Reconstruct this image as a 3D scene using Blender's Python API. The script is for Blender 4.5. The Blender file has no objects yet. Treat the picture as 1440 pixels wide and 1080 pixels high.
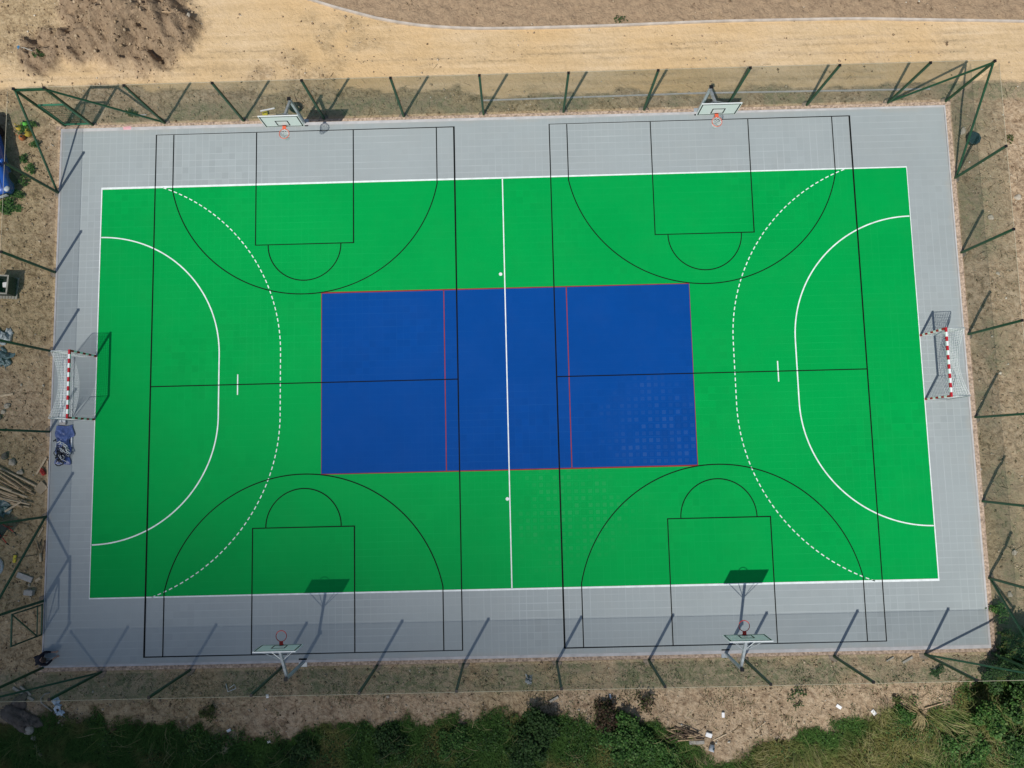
import bpy, bmesh, math, random
import numpy as np
from mathutils import Vector, Matrix, Euler

random.seed(7)
RS = np.random.RandomState(11)
S = bpy.context.scene
COL = S.collection
PI = math.pi

# ------------------------------------------------------------------ camera
CAM = Vector((0.5154, -3.4772, 34.0185))
ROT = Euler((0.0929, 0.0105, -0.0239), 'XYZ')
RM = ROT.to_matrix()
FPX = 993.71
cd = bpy.data.cameras.new('camera'); cam = bpy.data.objects.new('camera', cd); COL.objects.link(cam)
cam.location = CAM; cam.rotation_euler = ROT
cd.sensor_width = 36; cd.lens = FPX / 1440 * 36; cd.clip_end = 3000
S.camera = cam

def G(px, py, z=0.0):
    """ground point seen at a pixel of the survey photo, at height z"""
    d = RM @ Vector(((px - 720) / FPX, -(py - 540) / FPX, -1.0))
    t = (z - CAM.z) / d.z
    p = CAM + t * d
    return (p.x, p.y)

# ------------------------------------------------------------------ noise / terrain
_T = np.random.RandomState(3).rand(8, 256, 256)
def vn(x, y, s, seed=0):
    x = np.asarray(x, float) / s; y = np.asarray(y, float) / s
    xi = np.floor(x).astype(int); yi = np.floor(y).astype(int)
    fx = x - xi; fy = y - yi
    fx = fx * fx * (3 - 2 * fx); fy = fy * fy * (3 - 2 * fy)
    t = _T[seed % 8]
    a = t[xi % 256, yi % 256]; b = t[(xi + 1) % 256, yi % 256]
    c = t[xi % 256, (yi + 1) % 256]; d = t[(xi + 1) % 256, (yi + 1) % 256]
    return (a * (1 - fx) + b * fx) * (1 - fy) + (c * (1 - fx) + d * fx) * fy
def fbm(x, y, s, seed=0, o=4):
    r = 0; a = 0.5; tot = 0
    for i in range(o):
        r = r + a * vn(x + 13.7 * i, y - 7.1 * i, s / 2 ** i, seed + i); tot += a; a *= 0.55
    return r / tot
def sst(a, b, v):
    t = np.clip((v - a) / (b - a), 0, 1); return t * t * (3 - 2 * t)

KERB = [G(*p) for p in [(60, -330), (180, -200), (290, -95), (350, -45), (395, -16), (435, 0), (500, 18), (560, 33), (640, 40), (720, 40), (860, 36), (1000, 30), (1200, 26), (1440, 30), (1560, 33)]]
KX = np.array([p[0] for p in KERB]); KY = np.array([p[1] for p in KERB])
EDGE = [G(*p) for p in [(-150, 1012), (50, 1012), (130, 1008), (250, 1024), (330, 1036), (400, 1046), (470, 1030), (560, 1018), (640, 1010), (720, 1004), (800, 1003), (850, 1006), (930, 1022), (985, 1060), (1012, 1078), (1040, 1066), (1080, 1042), (1140, 1030), (1200, 1016), (1240, 1008), (1265, 992), (1285, 986), (1302, 1004), (1338, 990), (1366, 962), (1440, 938), (1560, 900)]]
EX = np.array([p[0] for p in EDGE]); EY = np.array([p[1] for p in EDGE])
PILE = [(G(*p), r, h) for p, r, h in [((140, 8), 2.2, .8), ((200, 18), 2.2, 1.0), ((245, 42), 1.3, .6), ((165, 50), 1.6, .55), ((110, 62), 1.2, .35), ((215, 58), 1.5, .4), ((60, 72), 1.3, .2), ((170, -30), 2.6, 1.0)]]

SHADE_DIP = G(1385, 968)  # dip added to the terrain to deepen the shade by the fence corner
def zones(x, y):
    n = fbm(x, y, 2.2, 1) - .5; n2 = fbm(x, y, .7, 3) - .5
    kerb = np.interp(x, KX, KY, left=40, right=KY[-1])
    low = np.where(x > -2, 14.25, 14.55 + .12 * np.clip(-x - 2, 0, 20) * .35)
    sand = sst(-.12, .12, (y - low) + n * .9 + n2 * .5) * sst(-.02, .02, kerb - y)
    field = sst(-.02, .02, y - kerb)
    pile = 0 * x
    hh = 0 * x
    for (cx, cy), r, h in PILE:
        d = np.hypot(x - cx, (y - cy)) / r
        g = np.exp(-(d ** 2) * 1.3)
        pile = np.maximum(pile, g); hh = hh + h * g
    pile = sst(.13, .50, pile + n * .34 + n2 * .22) * sst(-.25, .35, 1.35 * (y - 17.6) - (x + 15.1) + n * 1.2 + 1.9)
    edge = np.interp(x, EX, EY)
    veg = sst(-.45, .55, (edge - y) + n * .9 + n2 * 1.5)
    left = sst(-15.2, -19.5, x + n * 5 + .9 * (y - 17)) * sst(15.9, 17.4, y + n * 1.6) * .85
    patch = .55 * sst(.56, .70, fbm(x, y, 3.1, 6)) * sst(-2, -9, x) + .45 * sst(.60, .72, fbm(x * .5, y, 1.6, 2)) * sst(16.2, 14.8, y)
    for ty, ph in ((16.35, 0), (15.95, 1), (15.15, 2), (14.85, 3), (16.9, 4)):
        dy = y - ty - .16 * np.sin(x * .11 + ph) - .12 * (fbm(x, 0 * y + ph, 6, 3) - .5)
        sand = sand * (1 - .32 * np.exp(-(dy / .09) ** 2) * sst(.38, .6, fbm(x, y * 0 + ph * 3.1, 3.5, 2)))
    sand = sand * (1 - pile) * (1 - np.clip(left + patch, 0, .85))
    return sand, field, pile, veg, hh

def hgt(x, y):
    x = np.asarray(x, float); y = np.asarray(y, float)
    sand, field, pile, veg, hh = zones(x, y)
    soil = np.clip(1 - sand, 0, 1)
    rough = .07 * (fbm(x, y, 1.3, 2) - .5) * 2 + .07 * (fbm(x, y, .42, 6, 3) - .5) * soil + .08 * (np.abs(fbm(x, y, .55, 4) - .5) * -2 + .25) * soil
    rough = rough * (.25 + .75 * soil) + .10 * (fbm(x, y, 7, 5) - .5)
    rough = rough + field * .05 * (np.abs(vn(x + .6 * vn(x, y, 2, 1), y, .55, 6) - .5) - .25)
    u = x * .9 + y * .45; v = (-x * .45 + y * .9) * .72
    pil = pile * (hh * .8 + 1.05 * (.25 - np.abs(fbm(u, v, .95, 1, 5) - .5) * 2.4) + .62 * (fbm(x, y, .42, 3) - .5))
    pil = pil - .55 * np.exp(-(((x - SHADE_DIP[0]) / 1.0) ** 2 + ((y - SHADE_DIP[1]) / .5) ** 2) ** 1.5)
    h = -.06 + rough + pil - veg * .12
    # platform of the pitch
    d = np.maximum(np.abs(x) - 22.45, np.abs(y) - 13.4)
    k = sst(0, .45, d)
    return -.075 * (1 - k) + h * k

def hz(x, y):
    return float(hgt(np.array([x]), np.array([y]))[0])

# ------------------------------------------------------------------ materials
def nt(m):
    m.use_nodes = True
    t = m.node_tree
    for n in list(t.nodes): t.nodes.remove(n)
    o = t.nodes.new('ShaderNodeOutputMaterial'); b = t.nodes.new('ShaderNodeBsdfPrincipled')
    t.links.new(b.outputs[0], o.inputs[0])
    return t, b, o
def N(t, ty, **kw):
    n = t.nodes.new(ty)
    for k, v in kw.items():
        if k in n.inputs.keys() if isinstance(k, str) else False: n.inputs[k].default_value = v
        else: setattr(n, k, v)
    return n
def L(t, a, b): t.links.new(a, b)
def math_(t, op, a, b=None, c=None, clamp=False):
    n = t.nodes.new('ShaderNodeMath'); n.operation = op; n.use_clamp = clamp
    for i, v in enumerate((a, b, c)):
        if v is None: continue
        if isinstance(v, (int, float)): n.inputs[i].default_value = v
        else: t.links.new(v, n.inputs[i])
    return n.outputs[0]
def mix_(t, f, a, b, blend='MIX'):
    n = t.nodes.new('ShaderNodeMix'); n.data_type = 'RGBA'; n.blend_type = blend
    for sock, v in ((n.inputs[0], f), (n.inputs[6], a), (n.inputs[7], b)):
        if isinstance(v, (int, float)): sock.default_value = v
        elif isinstance(v, tuple): sock.default_value = (*v[:3], 1)
        else: t.links.new(v, sock)
    return n.outputs[2]
def noise_(t, vec, scale, detail=4, rough=.55, dist=0.0):
    n = t.nodes.new('ShaderNodeTexNoise'); n.inputs['Scale'].default_value = scale
    n.inputs['Detail'].default_value = detail; n.inputs['Roughness'].default_value = rough
    n.inputs['Distortion'].default_value = dist
    t.links.new(vec, n.inputs['Vector']); return n.outputs[0]
def ramp_(t, f, stops):
    n = t.nodes.new('ShaderNodeValToRGB'); t.links.new(f, n.inputs[0])
    e = n.color_ramp.elements
    while len(e) < len(stops): e.new(.5)
    for i, (p, c) in enumerate(stops):
        e[i].position = p; e[i].color = (*c, 1) if isinstance(c, tuple) else (c, c, c, 1)
    return n.outputs[0]
def bump_(t, b, h, strength, dist):
    n = t.nodes.new('ShaderNodeBump'); n.inputs['Strength'].default_value = strength; n.inputs['Distance'].default_value = dist
    t.links.new(h, n.inputs['Height']); t.links.new(n.outputs[0], b.inputs['Normal'])
_M = {}
def mk(name, col, rough=.7, var=.15, vs=4.0, bump=0.0, bs=30.0, spec=.3, metal=0.0, trans=0.0):
    if name in _M: return _M[name]
    m = bpy.data.materials.new(name); t, b, o = nt(m)
    tc = t.nodes.new('ShaderNodeTexCoord').outputs['Object']
    n = noise_(t, tc, vs, 5)
    lo = tuple(c * (1 - var) for c in col); hi = tuple(min(1, c * (1 + var)) for c in col)
    L(t, ramp_(t, n, [(.3, lo), (.7, hi)]), b.inputs['Base Color'])
    b.inputs['Roughness'].default_value = rough; b.inputs['Metallic'].default_value = metal
    b.inputs['Specular IOR Level'].default_value = spec
    if bump: bump_(t, b, noise_(t, tc, bs, 4), bump, .02)
    _M[name] = m; return m

def attr_mat(name, rough=.8, spec=.2, translucent=0.0):
    m = bpy.data.materials.new(name); t, b, o = nt(m)
    a = t.nodes.new('ShaderNodeAttribute'); a.attribute_name = 'tint'
    L(t, a.outputs['Color'], b.inputs['Base Color'])
    b.inputs['Roughness'].default_value = rough; b.inputs['Specular IOR Level'].default_value = spec
    if translucent:
        tr = t.nodes.new('ShaderNodeBsdfTranslucent'); L(t, a.outputs['Color'], tr.inputs['Color'])
        mx = t.nodes.new('ShaderNodeMixShader'); mx.inputs[0].default_value = translucent
        L(t, b.outputs[0], mx.inputs[1]); L(t, tr.outputs[0], mx.inputs[2]); L(t, mx.outputs[0], o.inputs[0])
    return m

def net_mat(name, col, cover):
    m = bpy.data.materials.new(name); t, b, o = nt(m)
    b.inputs['Base Color'].default_value = (*col, 1); b.inputs['Roughness'].default_value = .6
    tp = t.nodes.new('ShaderNodeBsdfTransparent'); mx = t.nodes.new('ShaderNodeMixShader')
    tc = t.nodes.new('ShaderNodeTexCoord').outputs['Object']
    n = noise_(t, tc, .5, 3)
    f = math_(t, 'MULTIPLY_ADD', n, cover * .5, cover * .75)
    L(t, f, mx.inputs[0]); L(t, tp.outputs[0], mx.inputs[1]); L(t, b.outputs[0], mx.inputs[2]); L(t, mx.outputs[0], o.inputs[0])
    return m

def tile_mat(name, col, joint, spec=.25, rough=.55, amt=1.0, sheen_at=()):
    """interlocking plastic tiles, 1/3 m, with paler joints and small tile-to-tile differences"""
    m = bpy.data.materials.new(name); t, b, o = nt(m)
    tc = t.nodes.new('ShaderNodeTexCoord').outputs['Object']
    sp = t.nodes.new('ShaderNodeSeparateXYZ'); L(t, tc, sp.inputs[0])
    x, y = sp.outputs[0], sp.outputs[1]
    def line(c, w):
        f = math_(t, 'FRACT', math_(t, 'MULTIPLY', c, 3.0))
        d = math_(t, 'ABSOLUTE', math_(t, 'SUBTRACT', f, .5))
        return math_(t, 'GREATER_THAN', d, .5 - w)
    mp = t.nodes.new('ShaderNodeMapping'); mp.inputs['Scale'].default_value = (.12, 1.5, 1); L(t, tc, mp.inputs[0])
    mq = t.nodes.new('ShaderNodeMapping'); mq.inputs['Scale'].default_value = (1.5, .12, 1); L(t, tc, mq.inputs[0])
    hm = math_(t, 'MULTIPLY', ramp_(t, noise_(t, mp.outputs[0], 2.0, 4), [(.36, 0.0), (.62, 1.0)]), ramp_(t, noise_(t, tc, .09, 2), [(.40, .25), (.58, 1.0)]))
    vm = math_(t, 'MULTIPLY', ramp_(t, noise_(t, mq.outputs[0], 2.0, 4), [(.36, 0.0), (.62, 1.0)]), ramp_(t, noise_(t, tc, .075, 2, .5, .3), [(.42, .1), (.60, 1.0)]))
    ln = math_(t, 'MAXIMUM', math_(t, 'MULTIPLY', line(y, .045), hm), math_(t, 'MULTIPLY', math_(t, 'MULTIPLY', line(x, .045), vm), .7))
    # per tile tint
    ix = math_(t, 'FLOOR', math_(t, 'MULTIPLY', x, 3.0)); iy = math_(t, 'FLOOR', math_(t, 'MULTIPLY', y, 3.0))
    cb = t.nodes.new('ShaderNodeCombineXYZ'); L(t, ix, cb.inputs[0]); L(t, iy, cb.inputs[1])
    wn = t.nodes.new('ShaderNodeTexWhiteNoise'); L(t, cb.outputs[0], wn.inputs[0])
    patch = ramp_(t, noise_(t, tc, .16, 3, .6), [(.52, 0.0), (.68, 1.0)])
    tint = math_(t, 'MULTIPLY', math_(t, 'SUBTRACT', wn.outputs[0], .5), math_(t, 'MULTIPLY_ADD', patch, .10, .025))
    big = math_(t, 'MULTIPLY', math_(t, 'SUBTRACT', noise_(t, tc, .22, 5), .5), .22)
    v = math_(t, 'ADD', 1.0, math_(t, 'ADD', tint, big))
    vv = t.nodes.new('ShaderNodeVectorMath'); vv.operation = 'SCALE'; vv.inputs[0].default_value = col; L(t, v, vv.inputs[3])
    c = mix_(t, math_(t, 'MULTIPLY', ln, .46 * amt), vv.outputs[0], joint)
    # thin dust film
    dust = ramp_(t, noise_(t, tc, .5, 8, .65), [(.45, 0.0), (.85, 1.0)])
    c = mix_(t, math_(t, 'MULTIPLY', dust, .10 * amt * amt), c, (.40, .36, .30))
    # sheen put into the colour as paler dots on the tile centres
    for wx, wy, wr in sheen_at:
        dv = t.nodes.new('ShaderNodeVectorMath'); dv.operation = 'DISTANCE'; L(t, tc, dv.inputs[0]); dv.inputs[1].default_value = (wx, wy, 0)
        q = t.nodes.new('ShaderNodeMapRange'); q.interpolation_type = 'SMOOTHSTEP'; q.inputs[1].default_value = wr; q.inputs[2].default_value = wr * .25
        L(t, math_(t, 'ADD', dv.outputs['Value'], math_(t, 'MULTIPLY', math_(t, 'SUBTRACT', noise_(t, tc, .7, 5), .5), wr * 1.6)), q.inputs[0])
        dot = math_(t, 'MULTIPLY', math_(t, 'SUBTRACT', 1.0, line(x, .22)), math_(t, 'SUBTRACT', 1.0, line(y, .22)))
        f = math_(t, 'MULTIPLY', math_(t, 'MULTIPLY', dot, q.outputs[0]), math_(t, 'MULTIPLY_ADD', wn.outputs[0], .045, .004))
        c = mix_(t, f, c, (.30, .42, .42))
    # soil washed and trodden in along the outer edge
    ex = math_(t, 'SUBTRACT', math_(t, 'ABSOLUTE', x), 22.08); ey = math_(t, 'SUBTRACT', math_(t, 'ABSOLUTE', y), 13.03)
    ed = math_(t, 'ADD', math_(t, 'MAXIMUM', ex, ey), math_(t, 'MULTIPLY', noise_(t, tc, .9, 6, .65), .9))
    mr = t.nodes.new('ShaderNodeMapRange'); mr.inputs[1].default_value = .25; mr.inputs[2].default_value = .75; mr.inputs[4].default_value = .45
    L(t, ed, mr.inputs[0])
    c = mix_(t, mr.outputs[0], c, (.40, .34, .26))
    L(t, c, b.inputs['Base Color'])
    b.inputs['Roughness'].default_value = rough; b.inputs['Specular IOR Level'].default_value = spec
    bump_(t, b, math_(t, 'MAXIMUM', line(x, .02), line(y, .02)), .25, -.004)
    return m

# soils (albedo)
SAND = (.65, .485, .295); SOIL = (.43, .325, .19); PILEC = (.31, .225, .145); FIELD = (.40, .285, .18)
RED = (.33, .20, .12); GREENSOIL = (.055, .055, .022)
def ground_mat():
    m = bpy.data.materials.new('ground_soil'); t, b, o = nt(m)
    tc = t.nodes.new('ShaderNodeTexCoord').outputs['Object']
    za = t.nodes.new('ShaderNodeAttribute'); za.attribute_name = 'zone'
    sp = t.nodes.new('ShaderNodeSeparateColor'); L(t, za.outputs['Color'], sp.inputs[0])
    sand, fld, pil = sp.outputs[0], sp.outputs[1], sp.outputs[2]
    zb = t.nodes.new('ShaderNodeAttribute'); zb.attribute_name = 'cover'
    s2 = t.nodes.new('ShaderNodeSeparateColor'); L(t, zb.outputs['Color'], s2.inputs[0])
    veg, red, stub = s2.outputs[0], s2.outputs[1], s2.outputs[2]
    fine = noise_(t, tc, 6, 9, .78); mid = noise_(t, tc, 2.6, 6, .66, 1.1); big = noise_(t, tc, .25, 4, .5)
    k = math_(t, 'ADD', math_(t, 'MULTIPLY', fine, .5), math_(t, 'MULTIPLY', mid, .5))
    soil = ramp_(t, k, [(.34, (.09, .064, .036)), (.44, (.28, .20, .112)), (.51, SOIL), (.60, (.53, .41, .25)), (.70, (.66, .55, .38))])
    redc = ramp_(t, k, [(.34, (.13, .086, .052)), (.44, (.34, .24, .15)), (.52, (.49, .365, .235)), (.68, (.66, .53, .37))])
    soil = mix_(t, red, soil, redc)
    mp = t.nodes.new('ShaderNodeMapping'); mp.inputs['Scale'].default_value = (.16, 2.6, 1); L(t, tc, mp.inputs[0])
    rut = noise_(t, mp.outputs[0], 1.2, 5, .6)
    ks = math_(t, 'ADD', math_(t, 'MULTIPLY', k, .42), math_(t, 'ADD', math_(t, 'MULTIPLY', rut, .36), math_(t, 'MULTIPLY', big, .22)))
    sandc = ramp_(t, ks, [(.37, (.38, .28, .165)), (.46, (.57, .415, .235)), (.56, SAND), (.68, (.72, .57, .37))])
    sandc = mix_(t, ramp_(t, noise_(t, tc, .16, 3, .5), [(.42, 0.0), (.62, .8)]), sandc, mix_(t, .75, sandc, (.62, .415, .20)))
    fc = ramp_(t, k, [(.32, (.24, .165, .105)), (.5, FIELD), (.7, (.48, .35, .22))])
    pc = ramp_(t, k, [(.30, (.12, .08, .05)), (.48, PILEC), (.68, (.42, .31, .20))])
    vc = ramp_(t, k, [(.35, (.02, .022, .008)), (.55, GREENSOIL), (.75, (.12, .10, .045))])
    stc = ramp_(t, mid, [(.42, (.40, .32, .21)), (.58, (.22, .215, .12))])
    c = mix_(t, stub, soil, stc)
    c = mix_(t, sand, c, sandc); c = mix_(t, fld, c, fc); c = mix_(t, pil, c, pc); c = mix_(t, veg, c, vc)
    L(t, c, b.inputs['Base Color']); b.inputs['Roughness'].default_value = .95; b.inputs['Specular IOR Level'].default_value = .1
    amp = math_(t, 'MULTIPLY_ADD', sand, -.55, 1.0)
    hgt_ = math_(t, 'MULTIPLY', math_(t, 'ADD', math_(t, 'MULTIPLY', fine, .5), noise_(t, tc, 3.2, 6, .65, .5)), amp)
    bump_(t, b, hgt_, 1.0, .16)
    return m

M = dict(
    white_line=mk('white_line_paint', (.74, .79, .77), .6, .14, 3),
    black_line=mk('black_line_paint', (.005, .006, .006), .7, .2, 2, spec=.08),
    red_line=mk('red_line_paint', (.26, .035, .03), .7, .15, 2, spec=.1),
    green_steel=mk('green_steel', (.012, .060, .026), .42, .2, 3, spec=.4),
    green_steel_light=mk('green_steel_faded', (.035, .16, .09), .5, .2, 3, spec=.4),
    black_cap=mk('black_cap', (.01, .01, .01), .5),
    galv=mk('galvanised_steel', (.42, .46, .47), .42, .15, 6, spec=.5, metal=.35),
    white_paint=mk('white_paint', (.78, .80, .78), .45, .05, 3),
    white_plastic=mk('white_plastic', (.74, .76, .76), .4, .08, 6),
    red_paint=mk('red_paint', (.45, .018, .03), .4, .1, 5),
    rim_red=mk('rim_red', (.55, .035, .025), .4, .1, 5),
    rim_red_sunlit=mk('rim_red_sunlit', (.62, .11, .05), .4, .1, 5),  # ring red shifted to orange, sunlight put into the colour
    net_white=mk('net_cord', (.74, .77, .74), .8, .1, 10),
    footing=mk('footing', (.20, .165, .125), .95, .3, 5, .3, 30),
    concrete=mk('concrete', (.42, .40, .37), .9, .15, 5, .3, 40),
    kerb=mk('kerb_concrete', (.46, .45, .44), .9, .14, 2.5, .3, 40),
    rope=mk('rope_cream', (.52, .47, .34), .8),
    wood=mk('raw_timber', (.46, .33, .20), .8, .25, 9, .3, 50),
    wood_pale=mk('pale_timber', (.56, .44, .29), .8, .2, 9, .3, 50),
    wood_grey=mk('weathered_timber', (.34, .32, .27), .85, .2, 9, .3, 50),
    bark=mk('bark', (.13, .09, .06), .9, .35, 12, .6, 40),
    stone=mk('pale_stone', (.42, .37, .29), .9, .25, 7, .5, 25),
    stone_dark=mk('dark_stone', (.13, .115, .095), .9, .25, 7, .5, 25),
    rubber=mk('rubber', (.015, .015, .016), .7),
    black_plastic=mk('black_plastic', (.02, .024, .024), .45, .2, 5),
    teal_plastic=mk('teal_plastic', (.028, .055, .062), .4, .2, 5),
    blue_paint=mk('blue_car_paint', (.016, .085, .36), .22, .05, 2, spec=.6),
    glass=mk('car_glass', (.012, .016, .02), .08, .1, 2, spec=.8),
    lamp=mk('headlight_glass', (.55, .60, .62), .1, .1, 10, spec=.8),
    yellow=mk('yellow_plastic', (.60, .46, .07), .5, .15, 8),
    yellow_b=mk('bright_yellow', (.62, .52, .04), .5, .12, 8),
    lime=mk('lime_plastic', (.12, .50, .07), .5, .15, 8),
    orange=mk('orange_plastic', (.50, .17, .06), .5, .15, 8),
    tarp=mk('blue_tarp', (.085, .13, .30), .35, .35, 4, .5, 9, spec=.6),
    film=mk('clear_film', (.40, .45, .46), .3, .35, 6, .6, 12, spec=.6),
    film_blue=mk('pale_blue_film', (.42, .52, .58), .3, .3, 6, .6, 12, spec=.6),
    teal_bag=mk('teal_bag', (.10, .16, .17), .4, .45, 6, .6, 12, spec=.6),
    cord_dark=mk('dark_cord', (.03, .035, .045), .7),
    cardboard=mk('cardboard', (.38, .30, .20), .85, .12, 6),
    paper=mk('white_paper', (.86, .85, .82), .7, .06, 8),
    pink=mk('pink_paper', (.66, .36, .38), .7, .08, 8),
    red_plastic=mk('red_plastic', (.48, .03, .025), .4, .12, 6),
    blue_plastic=mk('blue_plastic', (.05, .17, .30), .4, .12, 6),
    cloth_grey=mk('grey_cloth', (.30, .32, .33), .9, .3, 9),
    skin=mk('skin', (.42, .24, .17), .55, .08, 12),
    jacket=mk('dark_jacket', (.014, .014, .022), .9, .3, 12, .3, 60),
    trousers=mk('dark_trousers', (.02, .022, .034), .9, .3, 12, .3, 60),
    shoe=mk('grey_shoes', (.12, .12, .13), .6),
    hair=mk('dark_hair', (.03, .018, .013), .6, .4, 30),
    brick=mk('red_gravel', (.40, .30, .22), .95, .55, 9, .9, 22),
)
M['net_green'] = net_mat('green_netting', (.020, .090, .048), .26)
def board_mat():
    m = bpy.data.materials.new('white_acrylic'); t, b, o = nt(m)
    b.inputs['Base Color'].default_value = (.88, .90, .89, 1); b.inputs['Roughness'].default_value = .35
    tr = t.nodes.new('ShaderNodeBsdfTranslucent'); tr.inputs[0].default_value = (.92, .93, .92, 1)
    mx = t.nodes.new('ShaderNodeMixShader'); mx.inputs[0].default_value = .30
    L(t, b.outputs[0], mx.inputs[1]); L(t, tr.outputs[0], mx.inputs[2]); L(t, mx.outputs[0], o.inputs[0]); return m
M['board'] = board_mat()
M['leaf'] = attr_mat('leaf', .6, .25, .25)
M['grass'] = attr_mat('grass_blade', .75, .15, .15)
M['clod'] = attr_mat('soil_clod', .95, .1)

# ------------------------------------------------------------------ object helpers
def tag(o, label=None, cat=None, group=None, kind=None):
    if label: o['label'] = label
    if cat: o['category'] = cat
    if group: o['group'] = group
    if kind: o['kind'] = kind
    return o
def thing(name, label, cat, loc=(0, 0, 0), rz=0.0, group=None):
    o = bpy.data.objects.new(name, None); COL.objects.link(o)
    o.empty_display_size = .2
    o.location = loc; o.rotation_euler = (0, 0, rz)
    return tag(o, label, cat, group)

class MB:
    def __init__(s): s.bm = bmesh.new(); s.mats = []
    def mi(s, mat):
        if mat is None: return 0
        if mat not in s.mats: s.mats.append(mat)
        return s.mats.index(mat)
    def _fin(s, vs, M4, mat, smooth):
        if M4 is not None: bmesh.ops.transform(s.bm, matrix=M4, verts=vs)
        i = s.mi(mat)
        for f in {f for v in vs for f in v.link_faces}:
            f.material_index = i; f.smooth = smooth
    def box(s, c, d, rot=(0, 0, 0), bev=.0, mat=None, smooth=False):
        r = bmesh.ops.create_cube(s.bm, size=1.0); vs = r['verts']
        bmesh.ops.scale(s.bm, vec=Vector(d), verts=vs)
        if bev:
            es = list({e for v in vs for e in v.link_edges})
            rr = bmesh.ops.bevel(s.bm, geom=es, offset=bev, segments=1, affect='EDGES', profile=.5)
            vs = list({v for f in rr['faces'] for v in f.verts} | {v for v in vs if v.is_valid})
            vs = s._island(vs)
        s._fin(vs, Matrix.Translation(c) @ Euler(rot).to_matrix().to_4x4(), mat, smooth); return s
    def _island(s, vs):
        seen = set(vs); st = list(vs)
        while st:
            v = st.pop()
            for e in v.link_edges:
                w = e.other_vert(v)
                if w not in seen: seen.add(w); st.append(w)
        return list(seen)
    def beam(s, a, b, w, h=None, mat=None, bev=0.0):
        a = Vector(a); b = Vector(b); d = b - a; h = h or w
        q = d.to_track_quat('Z', 'Y')
        r = bmesh.ops.create_cube(s.bm, size=1.0); vs = r['verts']
        bmesh.ops.scale(s.bm, vec=(w, h, d.length), verts=vs)
        s._fin(vs, Matrix.Translation((a + b) / 2) @ q.to_matrix().to_4x4(), mat, False); return s
    def tube(s, pts, r, n=8, mat=None, caps=True, closed=False):
        pts = [Vector(p) for p in pts]; m = len(pts)
        rs = r if isinstance(r, (list, tuple)) else [r] * m
        rings = []
        for i, p in enumerate(pts):
            if closed: d = pts[(i + 1) % m] - pts[i - 1]
            else: d = pts[min(i + 1, m - 1)] - pts[max(i - 1, 0)]
            if d.length < 1e-9: d = Vector((0, 0, 1))
            q = d.to_track_quat('Z', 'Y')
            rings.append([s.bm.verts.new(p + q @ Vector((rs[i] * math.cos(2 * PI * k / n), rs[i] * math.sin(2 * PI * k / n), 0))) for k in range(n)])
        i0 = s.mi(mat)
        for i in range(m if closed else m - 1):
            A = rings[i]; B = rings[(i + 1) % m]
            for k in range(n):
                f = s.bm.faces.new((A[k], A[(k + 1) % n], B[(k + 1) % n], B[k])); f.material_index = i0; f.smooth = True
        if caps and not closed:
            for R in (rings[0][::-1], rings[-1]):
                f = s.bm.faces.new(R); f.material_index = i0
        return s
    def lathe(s, prof, n=20, mat=None, c=(0, 0, 0), rot=(0, 0, 0), caps=True):
        R4 = Matrix.Translation(c) @ Euler(rot).to_matrix().to_4x4(); i0 = s.mi(mat)
        rings = [[s.bm.verts.new(R4 @ Vector((r * math.cos(2 * PI * k / n), r * math.sin(2 * PI * k / n), z))) for k in range(n)] for r, z in prof]
        for A, B in zip(rings, rings[1:]):
            for k in range(n):
                f = s.bm.faces.new((A[k], A[(k + 1) % n], B[(k + 1) % n], B[k])); f.smooth = True; f.material_index = i0
        if caps:
            f = s.bm.faces.new(rings[0][::-1]); f.material_index = i0
            f = s.bm.faces.new(rings[-1]); f.material_index = i0
        return s
    def quad(s, p, mat=None):
        f = s.bm.faces.new([s.bm.verts.new(Vector(q)) for q in p]); f.material_index = s.mi(mat); return s
    def rock(s, c, r, sq=(1, 1, .7), mat=None, seed=0, sub=2, jag=.25):
        rr = bmesh.ops.create_icosphere(s.bm, subdivisions=sub, radius=1.0); rnd = random.Random(seed)
        ph = [rnd.uniform(0, 9) for _ in range(6)]
        for v in rr['verts']:
            n = 1 + jag * (math.sin(v.co.x * 2.7 + ph[0]) * math.sin(v.co.y * 3.1 + ph[1]) + .6 * math.sin(v.co.z * 4 + ph[2] + v.co.x * 3)) + rnd.uniform(-jag, jag) * .25
            v.co = Vector((v.co.x * sq[0], v.co.y * sq[1], v.co.z * sq[2])) * n * r
        s._fin(rr['verts'], Matrix.Translation(c) @ Euler((0, 0, ph[3])).to_matrix().to_4x4(), mat, sub > 1); return s
    def sweep(s, pts, w, z0, z1, mat=None, closed=False):
        """rectangular section along a plan polyline"""
        P = [Vector((p[0], p[1], 0)) for p in pts]; m = len(P); rings = []
        for i in range(m):
            d = (P[(i + 1) % m] - P[i - 1]) if closed else (P[min(i + 1, m - 1)] - P[max(i - 1, 0)])
            d.normalize(); nrm = Vector((-d.y, d.x, 0))
            if closed or 0 < i < m - 1:
                d1 = (P[i] - P[i - 1]).normalized(); c = max(.5, nrm.dot(Vector((-d1.y, d1.x, 0))))
            else: c = 1
            a = P[i] + nrm * w / 2 / c; b = P[i] - nrm * w / 2 / c
            rings.append([s.bm.verts.new((a.x, a.y, z0)), s.bm.verts.new((a.x, a.y, z1)), s.bm.verts.new((b.x, b.y, z1)), s.bm.verts.new((b.x, b.y, z0))])
        i0 = s.mi(mat)
        for i in range(m if closed else m - 1):
            A, B = rings[i], rings[(i + 1) % m]
            for k in range(4):
                f = s.bm.faces.new((A[k], B[k], B[(k + 1) % 4], A[(k + 1) % 4])); f.material_index = i0
        if not closed:
            s.bm.faces.new(rings[0]); s.bm.faces.new(rings[-1][::-1])
        return s
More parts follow.
